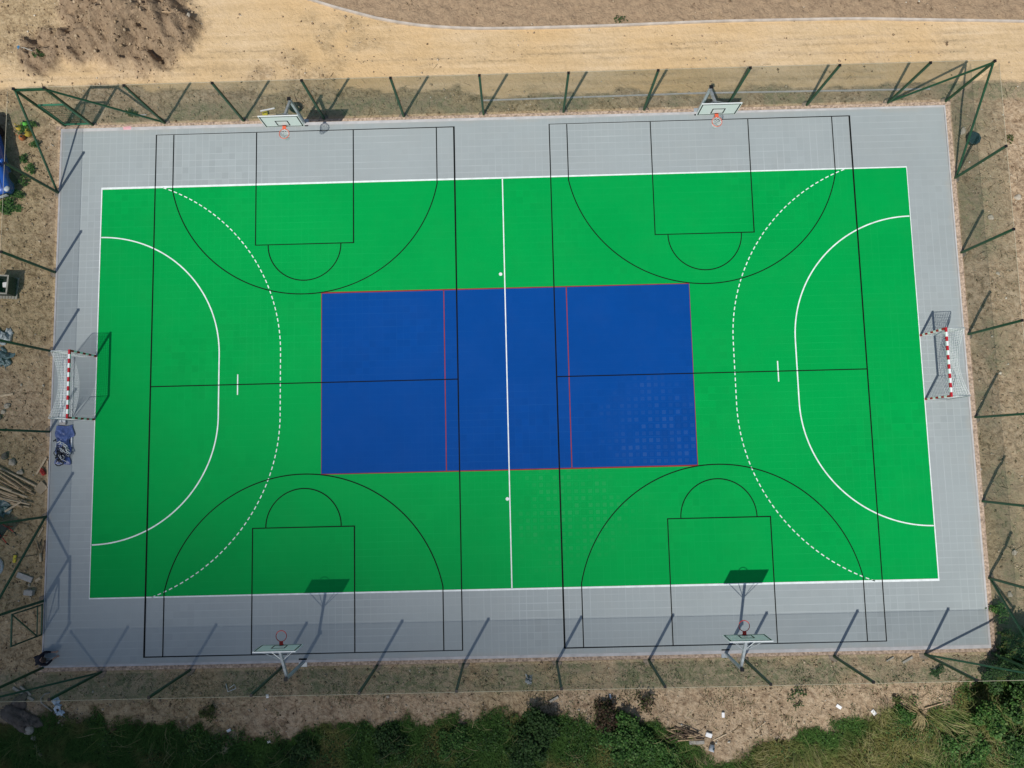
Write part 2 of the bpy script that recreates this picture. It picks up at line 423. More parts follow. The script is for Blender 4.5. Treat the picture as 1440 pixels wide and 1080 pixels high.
    def ribbon(s, pts, w, z, mat=None, closed=False):
        P = [Vector((p[0], p[1], z)) for p in pts]; m = len(P); prs = []
        for i in range(m):
            d = (P[(i + 1) % m] - P[i - 1]) if closed else (P[min(i + 1, m - 1)] - P[max(i - 1, 0)])
            d.normalize(); nrm = Vector((-d.y, d.x, 0)); c = 1
            if closed or 0 < i < m - 1:
                d1 = (P[i] - P[i - 1]).normalized(); c = max(.5, nrm.dot(Vector((-d1.y, d1.x, 0))))
            prs.append((s.bm.verts.new(P[i] + nrm * w / 2 / c), s.bm.verts.new(P[i] - nrm * w / 2 / c)))
        for i in range(m if closed else m - 1):
            a, b = prs[i], prs[(i + 1) % m]
            f = s.bm.faces.new((a[0], a[1], b[1], b[0])); f.material_index = s.mi(mat)
            if f.normal.z < 0: f.normal_flip()
        return s
    def crumple(s, w, h, nx, ny, amp, seed=0, mat=None, z=.03, c=(0, 0, 0), rz=0.0):
        rnd = random.Random(seed); ox, oy = rnd.uniform(0, 50), rnd.uniform(0, 50)
        vs = []
        R4 = Matrix.Translation(c) @ Matrix.Rotation(rz, 4, 'Z')
        for j in range(ny + 1):
            for i in range(nx + 1):
                x = (i / nx - .5) * w; y = (j / ny - .5) * h
                e = min(1, 4 * min(i / nx, 1 - i / nx, j / ny, 1 - j / ny) + .15)
                zz = z + amp * e * (float(abs(fbm(x + ox, y + oy, .3 * max(w, h), 1) - .5)) * 2.6 + float(vn(x + ox, y + oy, .11 * max(w, h), 3)) * .6)
                x += amp * (float(vn(x + ox, y + oy, .18 * max(w, h), 2)) - .5) * 1.6; y += amp * (float(vn(x + ox, y + oy, .18 * max(w, h), 5)) - .5) * 1.6
                vs.append(s.bm.verts.new(R4 @ Vector((x, y, zz))))
        i0 = s.mi(mat)
        for j in range(ny):
            for i in range(nx):
                a = j * (nx + 1) + i
                f = s.bm.faces.new((vs[a], vs[a + 1], vs[a + nx + 2], vs[a + nx + 1])); f.material_index = i0; f.smooth = rnd.random() < .6
        return s
    def build(s, name, mat=None, parent=None, label=None):
        me = bpy.data.meshes.new(name); bmesh.ops.recalc_face_normals(s.bm, faces=s.bm.faces[:]) if name not in ('x',) else None
        s.bm.to_mesh(me); s.bm.free()
        if s.mats:
            for m in s.mats: me.materials.append(m)
        elif mat: me.materials.append(mat)
        o = bpy.data.objects.new(name, me); COL.objects.link(o)
        if parent: o.parent = parent
        if label: o['label'] = label
        return o

def np_mesh(name, verts, faces, mat, tint=None, parent=None, smooth=False):
    """verts (n,3), faces (m,k); tint (n,3)"""
    me = bpy.data.meshes.new(name); k = faces.shape[1]
    me.vertices.add(len(verts)); me.vertices.foreach_set('co', verts.astype(np.float32).ravel())
    me.loops.add(faces.size); me.loops.foreach_set('vertex_index', faces.astype(np.int32).ravel())
    me.polygons.add(len(faces)); me.polygons.foreach_set('loop_start', np.arange(0, faces.size, k, dtype=np.int32))
    if smooth: me.polygons.foreach_set('use_smooth', np.ones(len(faces), bool))
    me.update(calc_edges=True)
    if tint is not None:
        a = me.color_attributes.new('tint', 'FLOAT_COLOR', 'POINT')
        a.data.foreach_set('color', np.c_[tint, np.ones(len(tint))].astype(np.float32).ravel())
    me.materials.append(mat); me.validate()
    o = bpy.data.objects.new(name, me); COL.objects.link(o)
    if parent: o.parent = parent
    return o
def copy_tree(o, parent=None):
    c = o.copy(); COL.objects.link(c); c.parent = parent
    for ch in o.children: copy_tree(ch, c)
    return c

# ------------------------------------------------------------------ light
world = bpy.data.worlds.new('World'); S.world = world; world.use_nodes = True
wt = world.node_tree; bg = wt.nodes['Background']
sky = wt.nodes.new('ShaderNodeTexSky'); sky.sky_type = 'NISHITA'; sky.sun_disc = False
SUNV = Vector((-.332, -.558, 1)).normalized()
sky.sun_elevation = math.asin(SUNV.z); sky.sun_rotation = math.atan2(SUNV.x, SUNV.y) % (2 * PI)
wt.links.new(sky.outputs[0], bg.inputs[0]); bg.inputs[1].default_value = .085
sl = bpy.data.lights.new('sun', 'SUN'); sl.energy = 3.9; sl.angle = math.radians(.53); sl.color = (1, .965, .91)
so = bpy.data.objects.new('sun', sl); COL.objects.link(so); so.location = SUNV * 60
so.rotation_euler = (-SUNV).to_track_quat('-Z', 'Y').to_euler()
vs_ = S.view_settings; vs_.view_transform = 'Standard'; vs_.look = 'None'; vs_.gamma = 1; vs_.exposure = 0; vs_.use_curve_mapping = False

# a passing cloud high over the near left corner of the ground
def cloud():
    Z = 230; k = Z
    cx = -31 + SUNV.x / SUNV.z * k; cy = -25 + SUNV.y / SUNV.z * k
    n1, n2 = 36, 72; V = []; F = []
    for i in range(n1 + 1):
        r = i / n1
        for j in range(n2):
            a = 2 * PI * j / n2
            R = 46 * r * (1 + .10 * math.sin(3 * a + 1) + .07 * math.sin(5 * a))
            x, y = R * math.cos(a) * 1.05, R * math.sin(a) * .95
            th = 16 * (math.exp(-(r / .47) ** 2) - math.exp(-(1 / .47) ** 2)) * (1 + .35 * (float(fbm(x + 80, y + 80, 16, 2)) - .5) * (1 - .6 * r))
            V.append((cx + x, cy + y, Z, th))
    top = [(x, y, z + max(t, 0.0) * .75 + .01) for x, y, z, t in V]; bot = [(x, y, z - max(t, 0.0) * .25 - .01) for x, y, z, t in V]
    n = len(V); W = top + bot
    for i in range(n1):
        for j in range(n2):
            a, b = i * n2 + j, i * n2 + (j + 1) % n2; c, d = a + n2, b + n2
            F.append((a, c, d, b)); F.append((n + a, n + b, n + d, n + c))
    for j in range(n2):
        a, b = n1 * n2 + j, n1 * n2 + (j + 1) % n2
        F.append((a, n + a, n + b, b))
    o = np_mesh('cloud', np.array(W), np.array(F), None, smooth=True) if False else None
    me = bpy.data.meshes.new('cloud'); me.from_pydata(W, [], F)
    bm = bmesh.new(); bm.from_mesh(me); bmesh.ops.remove_doubles(bm, verts=bm.verts[:], dist=.004); bmesh.ops.recalc_face_normals(bm, faces=bm.faces[:]); bm.to_mesh(me); bm.free()
    m = bpy.data.materials.new('cloud_vapour'); m.use_nodes = True; t = m.node_tree
    for nd in list(t.nodes): t.nodes.remove(nd)
    ou = t.nodes.new('ShaderNodeOutputMaterial'); v = t.nodes.new('ShaderNodeVolumePrincipled')
    v.inputs['Color'].default_value = (.95, .95, .96, 1); v.inputs['Density'].default_value = .225; v.inputs['Anisotropy'].default_value = .6
    L(t, v.outputs[0], ou.inputs['Volume'])
    me.materials.append(m)
    o = bpy.data.objects.new('cloud', me); COL.objects.link(o); o['kind'] = 'structure'
cloud()

# ------------------------------------------------------------------ ground
def axis(a, b, step, far):
    core = list(np.arange(a, b + 1e-6, step)); out = []; s = step; p = a
    while p > -far: s *= 1.5; p -= s; out.append(p)
    out = out[::-1] + core; s = step; p = b
    while p < far: s *= 1.5; p += s; out.append(p)
    return np.array(out)
def make_ground():
    ax = axis(-29, 30, .10, 900); ay = axis(-20.5, 22, .10, 900)
    X, Y = np.meshgrid(ax, ay); x = X.ravel(); y = Y.ravel()
    z = hgt(x, y)
    nx, ny = len(ax), len(ay)
    i = np.arange(nx * ny).reshape(ny, nx)
    F = np.stack([i[:-1, :-1], i[:-1, 1:], i[1:, 1:], i[1:, :-1]], -1).reshape(-1, 4)
    o = np_mesh('ground', np.c_[x, y, z], F, ground_mat(), smooth=True)
    sand, field, pile, veg, hh = zones(x, y)
    red = sst(.35, .62, fbm(x, y, 5, 2) + .25 * sst(23.4, 26, x) + .22 * sst(-14.2, -14.9, y) * sst(-8, 4, x) - .2 * sst(-22, -24, x))
    stub = sst(-14.9, -14.4, y) * sst(-13.2, -13.5, y) * sst(.35, .6, fbm(x, y, 1.8, 6) + .1) + .7 * sst(22.4, 22.6, x) * sst(25, 23.6, x) * sst(.4, .62, fbm(x, y, 1.4, 4)) + .8 * sst(13.3, 13.5, y) * sst(14.6, 14.1, y) * sst(.35, .6, fbm(x, y, 1.6, 4))
    far = sst(30, 60, np.hypot(x, y)); veg = np.maximum(veg, 0)
    stub = np.clip(stub, 0, 1) * (1 - far)
    a = o.data.color_attributes.new('zone', 'FLOAT_COLOR', 'POINT')
    a.data.foreach_set('color', np.c_[sand, field, pile, np.ones_like(x)].astype(np.float32).ravel())
    a = o.data.color_attributes.new('cover', 'FLOAT_COLOR', 'POINT')
    a.data.foreach_set('color', np.c_[veg, red, stub, np.ones_like(x)].astype(np.float32).ravel())
    tag(o, kind='structure')
make_ground()

# ------------------------------------------------------------------ pitch
def slab(name, x0, x1, y0, y1, z0, z1, mat):
    b = MB(); b.box(((x0 + x1) / 2, (y0 + y1) / 2, (z0 + z1) / 2), (x1 - x0, y1 - y0, z1 - z0))
    return tag(b.build(name, mat), kind='structure')
GX, GY = 22.08, 13.03
slab('court_surround', -GX, GX, -GY, GY, -.09, 0, tile_mat('grey_tiles', (.315, .352, .350), (.56, .61, .61)))
def sheet(name, x0, x1, y0, y1, z, mat):
    b = MB(); b.quad([(x0, y0, z), (x1, y0, z), (x1, y1, z), (x0, y1, z)])
    return tag(b.build(name, mat), kind='structure')
sheet('green_court', -20.02, 20.02, -10.02, 10.02, .004, tile_mat('green_tiles', (.0005, .312, .060), (.03, .55, .17), spec=.04, amt=.3, sheen_at=[(2.9, -6.2, 3.6)]))
sheet('blue_court', -9.02, 9.02, -4.44, 4.44, .008, tile_mat('blue_tiles', (.002, .056, .255), (.03, .15, .42), spec=.04, amt=.3, sheen_at=[(7.4, -2.7, 3.4)]))

def arc(cx, cy, r, a0, a1, n=64):
    return [(cx + r * math.cos(a0 + (a1 - a0) * i / n), cy + r * math.sin(a0 + (a1 - a0) * i / n)) for i in range(n + 1)]
b = MB(); z = .012
b.ribbon([(-20, 10), (20, 10), (20, -10), (-20, -10)], .06, z, closed=True)
b.ribbon([(0, 9.97), (0, -9.97)], .055, z)
for s in (-1, 1):
    pts = [(s * (20 - math.sin(t) * 6.0), 1.5 + 6 * math.cos(t)) for t in np.linspace(0, PI / 2, 48)] + [(s * (20 - math.sin(t) * 6.0), -1.5 + 6 * math.cos(t)) for t in np.linspace(PI / 2, PI, 48)]
    pts[0] = (s * 19.958, 7.5); pts[-1] = (s * 19.958, -7.5)
    b.ribbon(pts, .06, z)
    b.ribbon([(s * 13.08, .5), (s * 13.08, -.5)], .055, z)
    t0 = math.acos(8.5 / 9)
    P = [(s * (20 - math.sin(t) * 9), 1.5 + 9 * math.cos(t)) for t in np.linspace(t0, PI / 2, 200)] + [(s * (20 - math.sin(t) * 9), -1.5 + 9 * math.cos(t)) for t in np.linspace(PI / 2, PI - t0, 200)]
    D = [0]
    for p, q in zip(P, P[1:]): D.append(D[-1] + math.dist(p, q))
    def at(d):
        return (float(np.interp(d, D, [p[0] for p in P])), float(np.interp(d, D, [p[1] for p in P])))
    d = .12
    while d + .16 < D[-1]:
        b.ribbon([at(d), at(d + .085), at(d + .17)], .046, z); d += .29
tag(b.build('handball_lines', M['white_line']), kind='structure')
b = MB(); z = .010
b.ribbon([(-9, 4.42), (9, 4.42), (9, -4.42), (-9, -4.42)], .04, z, closed=True)
for s in (-3, 3): b.ribbon([(s, 4.395), (s, -4.4)], .045, z)
tag(b.build('volleyball_lines', M['red_line']), kind='structure')
b = MB(); z = .016; W = .047
for cx in (-9.85, 9.88):
    b.ribbon([(cx - 7.48, 12.7), (cx + 7.48, 12.7), (cx + 7.48, -12.74), (cx - 7.48, -12.74)], W, z, closed=True)
    b.ribbon([(cx - 7.45, 0), (cx + 7.45, 0)], W, z)
    for s, e in ((1, 12.7), (-1, 12.74)):
        y0 = s * (e - W / 2)
        yf = s * 6.9
        b.ribbon([(cx - 2.43, y0), (cx - 2.43, yf), (cx + 2.43, yf), (cx + 2.43, y0)], W, z)
        b.ribbon([(cx + 1.8 * math.cos(t), s * (6.873 - 1.8 * math.sin(t))) for t in np.linspace(0, PI, 49)], W, z)
        hy = 11.12; a0 = math.acos(6.6 / 6.73)
        pts = [(cx + 6.6, y0)] + [(cx + 6.73 * math.cos(t), s * (hy - 6.73 * math.sin(t))) for t in np.linspace(a0, PI - a0, 97)] + [(cx - 6.6, y0)]
        b.ribbon(pts, W, z)
tag(b.build('basketball_lines', M['black_line']), kind='structure')

# concrete edging, red gravel strip, road kerbs
b = MB()
for k in (1,):
    b.sweep([(-22.13, 13.08), (22.13, 13.08), (22.13, -13.08), (-22.13, -13.08)], .096, -.15, .006, closed=True)
tag(b.build('court_edging', M['kerb']), kind='structure')
b = MB()
b.box((0, 13.225, -.075), (44.9, .19, .1)); b.box((0, -13.225, -.075), (44.9, .19, .1))
b.box((22.29, 0, -.075), (.22, 26.2, .1))
tag(b.build('gravel_strip', M['brick']), kind='structure')
def dense(P, step=.5):
    out = []
    for p, q in zip(P, P[1:]):
        n = max(1, int(math.dist(p, q) / step))
        out += [(p[0] + (q[0] - p[0]) * i / n, p[1] + (q[1] - p[1]) * i / n) for i in range(n)]
    return out + [P[-1]]
b = MB()
kp = dense([(p[0] - (0), p[1]) for p in KERB] + [(60, 16.5)])
ks_ = [((kp[max(i - 2, 0)][0] + kp[i][0] + kp[min(i + 2, len(kp) - 1)][0]) / 3, (kp[max(i - 2, 0)][1] + kp[i][1] + kp[min(i + 2, len(kp) - 1)][1]) / 3) for i in range(len(kp))]
b.sweep(ks_, .11, -.3, .045)
tag(b.build('road_kerb', mk('road_kerb_concrete', (.50, .44, .37), .9, .2, 2.0, .3, 40)), kind='structure')
b = MB(); b.sweep(dense([(-1.0, 14.05), (10, 14.12), (21.5, 14.0)]), .07, -.3, .0)
tag(b.build('roadside_edging', M['concrete']), kind='structure')

# ------------------------------------------------------------------ fences
HP = 3.64
TOPX = [-21.99, -20.59, -16.95, -12.95, -8.9, -4.88, -.87, 3.14, 7.17, 11.3, 15.3, 19.35, 22.22]
BOTX = [-19.35, -15.18, -10.9, -6.4, -2.35, 2.01, 6.3, 10.67, 14.9, 19.12, 22.2]
LEFY = [9.86, 5.8, 1.86, -2.06, -6.12, -10.06]
RIGY = [9.38, 5.61, 1.57, -2.45, -6.42, -9.98]
TY, BY, LX, RX = 13.34, -13.38, -22.2, 22.36

def post(parent, x, y, h=HP, w=.105):
    z0 = -.2
    b = MB(); b.box((x, y, (z0 + h) / 2), (w, w, h - z0), bev=.012)
    p = b.build('post', M['green_steel'], parent)
    c = MB(); c.box((x, y, h + .016), (w + .014, w + .014, .03)); c.build('cap', M['black_cap'], p)
    f = MB(); f.rock((x, y, -.085), .27, (1, 1, .22), seed=int(abs(x * 31 + y * 17)), jag=.18); f.build('footing', M['footing'], p)
    return p
def brace(parent, a, b_, w=.075):
    b = MB(); b.beam(a, b_, w); return b.build('brace', M['green_steel'], parent)
def netting(parent, p0, p1, h0=.05, h1=HP - .03, sag=.03):
    p0 = Vector((*p0, 0)); p1 = Vector((*p1, 0)); d = p1 - p0; n = max(2, int(d.length / .5)); nrm = Vector((-d.y, d.x, 0)).normalized()
    b = MB(); rows = []
    for j in range(7):
        rows.append([])
        for i in range(n + 1):
            q = p0 + d * i / n; zz = h0 + (h1 - h0) * j / 6
            off = .035 * math.sin(i * 1.3 + j * .7) * (0 < j < 6)
            rows[-1].append(b.bm.verts.new(q + nrm * off + Vector((0, 0, zz))))
    for j in range(6):
        for i in range(n):
            f = b.bm.faces.new((rows[j][i], rows[j][i + 1], rows[j + 1][i + 1], rows[j + 1][i])); f.smooth = True
    o = b.build('netting', M['net_green'], parent)
    r = MB(); r.tube([p0 + d * i / n + Vector((0, 0, h1 + .01)) for i in range(n + 1)], .008, 5)
    r.build('top_rope', M['rope'], parent)
    return o
FG = 'tall green fences around the pitch'
ft = thing('ball_fence', 'long green netting fence beside the sandy road, behind the two hoops in sunshine', 'fence', (0, TY, 0), 0, FG)
for x in TOPX: post(ft, x, 0)
netting(ft, (TOPX[0], .06), (TOPX[-1], .06))
brace(ft, (TOPX[1], 0, HP - .15), (TOPX[2], 0, .05)); brace(ft, (TOPX[-1], 0, HP - .15), (TOPX[-2], 0, .05))
b = MB(); b.beam((TOPX[0] + .055, 0, HP - .12), (TOPX[1] - .055, 0, HP - .12), .09); b.build('crossbar', M['green_steel'], ft)
fb = thing('ball_fence', 'long green netting fence along the edge by the grass and shrubs', 'fence', (0, BY, 0), 0, FG)
for x in BOTX: post(fb, x, 0)
netting(fb, (-22.05, -.06), (BOTX[-1], -.06))
brace(fb, (BOTX[-1], 0, HP - .15), (BOTX[-2], 0, .05)); brace(fb, (-22.0, 0, HP - .2), (BOTX[0], 0, .05))
fl = thing('ball_fence', 'green netting fence on the building-rubbish side, beside the parked blue car and wood pile', 'fence', (LX, 0, 0), 0, FG)
for y in LEFY: post(fl, 0, y)
post(fl, .1, -13.12)
netting(fl, (-.06, TY - .1), (-.06, LEFY[-1]))
brace(fl, (.21, TY - .05, HP - .15), (0, LEFY[0], .05)); brace(fl, (0, LEFY[-1], HP - .15), (0, LEFY[-2], .05))
b = MB(); b.beam((0.05, LEFY[-1] - .055, HP - .12), (.1, -13.07, HP - .12), .10); b.build('crossbar', M['green_steel_light'], fl)
fr = thing('ball_fence', 'green netting fence on the bare earth side, with a dark tub at its upper end', 'fence', (RX, 0, 0), 0, FG)
for y in RIGY: post(fr, 0, y)
netting(fr, (.06, TY - .1), (.0, BY + .1))
brace(fr, (-.13, TY - .05, HP - .15), (0, RIGY[0], .05)); brace(fr, (-.16, BY + .05, HP - .15), (0, RIGY[-1], .05))
# small gate in the corner by the road
g = thing('fence_gate', 'narrow closed green mesh gate in the corner near the coloured jugs', 'gate', (TOPX[0], TY, 0))
w = TOPX[1] - TOPX[0]
b = MB()
for zz in (.12, 2.1): b.beam((.08, 0, zz), (w - .08, 0, zz), .07)
for xx in (.095, w - .095): b.beam((xx, 0, .155), (xx, 0, 2.065), .05)
b.build('frame', M['green_steel_light'], g)
b = MB()
for i in range(1, 14): b.beam((.1 + (w - .2) * i / 14, 0, .155), (.1 + (w - .2) * i / 14, 0, 2.065), .012)
for i in range(1, 9): b.beam((.12, .012, .12 + i * .22), (w - .12, .012, .12 + i * .22), .010)
b.build('mesh_panel', M['green_steel'], g)
# entrance gate leaf
g = thing('fence_gate', 'wide green gate leaf with a diagonal bar, near the crouching person', 'gate', (LX + .03, -10.17, 0))
b = MB()
for zz in (.1, 2.1): b.beam((0, 0, zz), (.02, -1.45, zz), .055)
for yy, z1 in ((-.04, 2.07), (-1.42, 2.07)): b.beam((0, yy, .13), (0, yy, z1), .055)
b.beam((0, -.08, .42), (.02, -1.39, .42), .04)
b.build('frame', M['green_steel'], g)
b = MB(); b.beam((0, -.08, 2.05), (.02, -1.38, .45), .045); b.build('diagonal_bar', M['green_steel'], g)

# ------------------------------------------------------------------ basketball hoops
def hoop(name, label, loc, flip, with_net, rim_mat):
    t = thing(name, label, 'basketball hoop', loc, PI if flip else 0, 'basketball hoops')
    # local +y points into the court
    b = MB(); b.box((0, 0, 1.12), (.125, .125, 2.6), bev=.015); p = b.build('post', M['galv'], t)
    c = MB(); c.box((0, 0, 2.436), (.17, .17, .03)); c.build('cap', M['black_cap'], p)
    c = MB(); c.box((0, 0, -.02), (.4, .4, .04), bev=.01); c.build('base_plate', M['galv'], p)
    b = MB(); b.beam((0, .02, 2.25), (0, 1.52, 3.28), .10, .12); arm = b.build('arm', M['galv'], t)
    b = MB()
    for s in (-1, 1): b.beam((s * .05, .95, 2.86), (s * .72, 1.53, 3.02), .022); b.beam((s * .05, .95, 2.92), (s * .6, 1.53, 3.75), .022)
    b.build('stay', M['galv'], arm)
    b = MB(); b.box((0, 1.57, 3.425), (1.8, .045, 1.05), bev=.004)
    bd = b.build('backboard', M['board'], t)
    y = 1.595; b = MB()
    def hl(x0, x1, z0, z1): b.box(((x0 + x1) / 2, y, (z0 + z1) / 2), (x1 - x0, .004, z1 - z0))
    for x in (-.86, .81): hl(x, x + .05, 2.945, 3.905)
    hl(-.809, .809, 2.945, 2.985); hl(-.809, .809, 3.865, 3.905)
    b.build('border', M['black_line'], bd)
    b = MB()
    for x in (-.295, .245): hl(x, x + .05, 3.05, 3.5)
    hl(-.244, .244, 3.45, 3.5); hl(-.244, .244, 3.05, 3.09)
    b.build('target_square', M['black_line'], bd)
    b = MB(); b.box((0, 1.68, 3.05), (.16, .17, .02)); b.box((0, 1.605, 3.0), (.16, .02, .12)); br = b.build('bracket', rim_mat, t)
    b = MB(); b.tube([(.225 * math.cos(a), 1.985 + .225 * math.sin(a), 3.05) for a in np.linspace(0, 2 * PI, 33)[:-1]], .016, 8, closed=True)
    r = b.build('rim', rim_mat, t)
    if with_net:
        b = MB(); n = 12; pr = [(.222, 3.04), (.19, 2.93), (.155, 2.82), (.125, 2.72), (.12, 2.62)]
        for k in range(n):
            for s in (1, -1):
                b.tube([(rr * math.cos(2 * PI * (k + s * .5 * i) / n), 1.985 + rr * math.sin(2 * PI * (k + s * .5 * i) / n), zz) for i, (rr, zz) in enumerate(pr)], .008, 4)
        b.build('net', M['net_white'], r)
    return t
hoop('basketball_hoop', 'sunlit white backboard hoop with net beside the black tub, near the coloured jugs', (-9.87, 13.14, 0), True, True, M['rim_red_sunlit'])
hoop('basketball_hoop', 'sunlit white backboard hoop with net beside the sandy road, clear of tubs and tools', (9.86, 13.14, 0), True, True, M['rim_red_sunlit'])
hoop('basketball_hoop', 'hoop with a bare red ring and dim backboard, nearest to the crouching person', (-9.86, -13.14, 0), False, False, M['rim_red'])
hoop('basketball_hoop', 'hoop with a bare red ring whose crisp backboard shadow falls on the green court', (9.88, -13.14, 0), False, False, M['rim_red'])

# ------------------------------------------------------------------ handball goals
def goal(label, loc, rz, ground_bar):
    t = thing('handball_goal', label, 'goal', loc, rz, 'handball goals')
    # local +x = away from the court
    def striped(axis, c, n, ln):
        b = MB(); st = ln / n
        for i in range(n):
            p = list(c); p[axis] += -ln / 2 + st * (i + .5); d = [.085, .085, .085]; d[axis] = st
            b.box(p, d, mat=M['red_paint'] if i % 2 == 0 else M['white_paint'])
        return b
    striped(1, (0, 0, 2.04), 15, 3.17).build('crossbar', None, t)
    for s in (-1, 1):
        striped(2, (0, s * 1.5425, 1.0), 9, 1.994).build('goal_post', None, t)
        b = MB(); b.tube([(.04, s * 1.54, 2.04), (.86, s * 1.56, 2.03), (.90, s * 1.56, 1.97), (1.08, s * 1.57, .03)], .017, 6)
        b.tube([(1.08, s * 1.57, .03), (.04, s * 1.55, .03)], .017, 6); b.build('net_support', M['galv'], t)
    if ground_bar:
        b = MB(); b.tube([(1.08, -1.56, .03), (1.08, 1.56, .03)], .02, 6); b.build('ground_bar', M['white_paint'], t)
    b = MB(); r = .0062
    def surf(u, v):  # u -1..1 along the mouth, v 0..1 top edge, 1..2 down the back
        bow = 1 - u * u; ys = u * 1.53
        if v <= 1:
            return Vector(((.86 - .34 * bow) * v + .03, ys, 2.02 - .10 * bow * v * v - .05 * math.sin(PI * v)))
        k = v - 1
        x = (.86 - .34 * bow) * (1 - k) + (1.06 - .33 * bow) * k + .03 + .10 * math.sin(PI * k) * (1 - bow * .5)
        return Vector((x, ys, (1.92 + .10 * u * u) * (1 - k) + .03))
    nu = 26; vs = [i / 7 for i in range(7)] + [1 + i / 16 for i in range(17)]
    for i in range(nu + 1):
        u = -1 + 2 * i / nu; b.tube([surf(u, v) for v in vs], r, 3, caps=False)
    for v in vs:
        b.tube([surf(-1 + 2 * i / 18, v) for i in range(19)], r, 3, caps=False)
    for s in (-1, 1):   # side nets
        for i in range(1, 16):
            zz = 2.0 * i / 16; xe = .86 + .2 * (1 - zz / 2)
            b.tube([(.04, s * 1.545, zz), (xe * .5, s * (1.50), zz), (xe, s * 1.55, zz)], r, 3, caps=False)
        for i in range(1, 8):
            x = i / 8; b.tube([(.9 * x, s * 1.52, 2.0), (.98 * x, s * 1.505, 1.0), (1.06 * x, s * 1.52, .03)], r, 3, caps=False)
    b.build('net', M['net_white'], t)
goal('red and white handball goal beside the blue tarp, the pale profile behind it', (-20.04, .02, 0), PI, True)
goal('red and white handball goal in full sun, on the bare earth side', (20.04, .02, 0), 0, False)
x0, y0 = G(91, 505, .1); x1, y1 = G(88, 594, .1)
t = thing('plastic_profile', 'long white plastic profile lying behind the goal net', 'profile', (x0, y0, 0))
b = MB(); d = (x1 - x0, y1 - y0)
b.box((d[0] / 2, d[1] / 2, .05), (.26, abs(d[1]), .04), (0, 0, -math.atan2(d[0], d[1]) + PI))
for s in (-.10, .10): b.tube([(s, 0, .10), (d[0] + s, d[1], .10)], .05, 8)
b.build('rail', M['white_plastic'], t)
b = MB(); b.box((d[0], d[1] - .05, .06), (.30, .14, .13), bev=.02); b.build('end_piece', M['concrete'], t)

# ------------------------------------------------------------------ floor socket covers
for (px, py), lab in (((704, 385.5), 'pale round socket cover on the green beyond the blue court, towards the road'), ((713.5, 701.5), 'pale round socket cover on the green between the blue court and the grass side')):
    x, y = G(px, py); t = thing('socket_cover', lab, 'floor socket', (x, y, .006), 0, 'post sockets')
    b = MB(); b.lathe([(.085, 0), (.085, .012), (.06, .016), (.0601, .012)], 18); b.build('ring', M['white_plastic'], t)
    b = MB(); b.lathe([(.055, 0), (.055, .01)], 14); b.build('lid', M['wood_grey'], t)

# ------------------------------------------------------------------ helpers for small things
def gp(px, py, dz=0.0):
    x, y = G(px, py); return Vector((x, y, hz(x, y) + dz))
def single(name, label, cat, mb, mat, loc, rz=0.0, group=None):
    o = mb.build(name, mat); o.location = loc; o.rotation_euler = (0, 0, rz); return tag(o, label, cat, group)
def plank(p0, p1, w, th, mat, label, cat='plank', name='plank', group=None, dz=.02):
    a = gp(*p0); c = gp(*p1); d = c - a
    b = MB(); b.box((0, 0, 0), (math.hypot(d.x, d.y), w, th), bev=min(w, th) * .15)
    o = single(name, label, cat, b, mat, (a + c) / 2 + Vector((0, 0, th / 2 + dz)), math.atan2(d.y, d.x), group)
    return o
def stone(px, py, r, label, mat='stone', seed=0, sq=(1, .85, .65), group=None, name='stone'):
    p = gp(px, py); b = MB(); b.rock((0, 0, 0), r, sq, seed=seed, sub=3, jag=.18)
    return single(name, label, 'stone', b, M[mat], p + Vector((0, 0, r * .35)), 0, group)

# ------------------------------------------------------------------ person
def skin_mesh(name, chains, mat, parent, sub=2, merge=True):
    """chains: list of point lists [(x,y,z,r)...]; shared coordinates are welded"""
    me = bpy.data.meshes.new(name); V = []; R = []; E = []; idx = {}
    for ch in chains:
        prev = None
        for x, y, z, r in ch:
            k = (round(x, 4), round(y, 4), round(z, 4))
            if k not in idx: idx[k] = len(V); V.append((x, y, z)); R.append(r)
            i = idx[k]
            if prev is not None and prev != i: E.append((prev, i))
            prev = i
    me.from_pydata(V, E, [])
    o = bpy.data.objects.new(name, me); COL.objects.link(o)
    md = o.modifiers.new('skin', 'SKIN'); md.use_smooth_shade = True; md.branch_smoothing = .3
    sv = me.skin_vertices[0].data if me.skin_vertices else None
    if sv is None:
        bm = bmesh.new(); bm.from_mesh(me); bm.verts.layers.skin.verify(); bm.to_mesh(me); bm.free(); sv = me.skin_vertices[0].data
    par = list(range(len(V)))
    def find(a):
        while par[a] != a: a = par[a]
        return a
    for a, c in E: par[find(a)] = find(c)
    seen = set()
    for i, r in enumerate(R):
        rr = r if isinstance(r, tuple) else (r, r)
        sv[i].radius = rr
        f = find(i); sv[i].use_root = f not in seen; seen.add(f)
    if sub:
        ms = o.modifiers.new('sub', 'SUBSURF'); ms.levels = sub; ms.render_levels = sub
    dg = bpy.context.evaluated_depsgraph_get(); dg.update()
    m2 = bpy.data.meshes.new_from_object(o.evaluated_get(dg))
    for p in m2.polygons: p.use_smooth = True
    m2.materials.clear(); m2.materials.append(mat)
    bpy.data.objects.remove(o)
    n = bpy.data.objects.new(name, m2); COL.objects.link(n)
    if parent: n.parent = parent
    return n
px_, py_ = G(66, 924)
P = thing('person', 'person in dark clothes crouching at the court corner, reaching down to the tiles', 'person', (px_, py_, -.005), math.radians(12))
pel = (-.20, 0, .34, .15); ab = (-.08, 0, .47, .145); ch = (.06, 0, .58, .155); nk = (.20, 0, .66, .06); hd0 = (.26, 0, .69, .065); hd1 = (.34, 0, .69, .098); hd2 = (.41, 0, .645, .075)
body = [[pel, ab, ch, nk, hd0, hd1, hd2]]
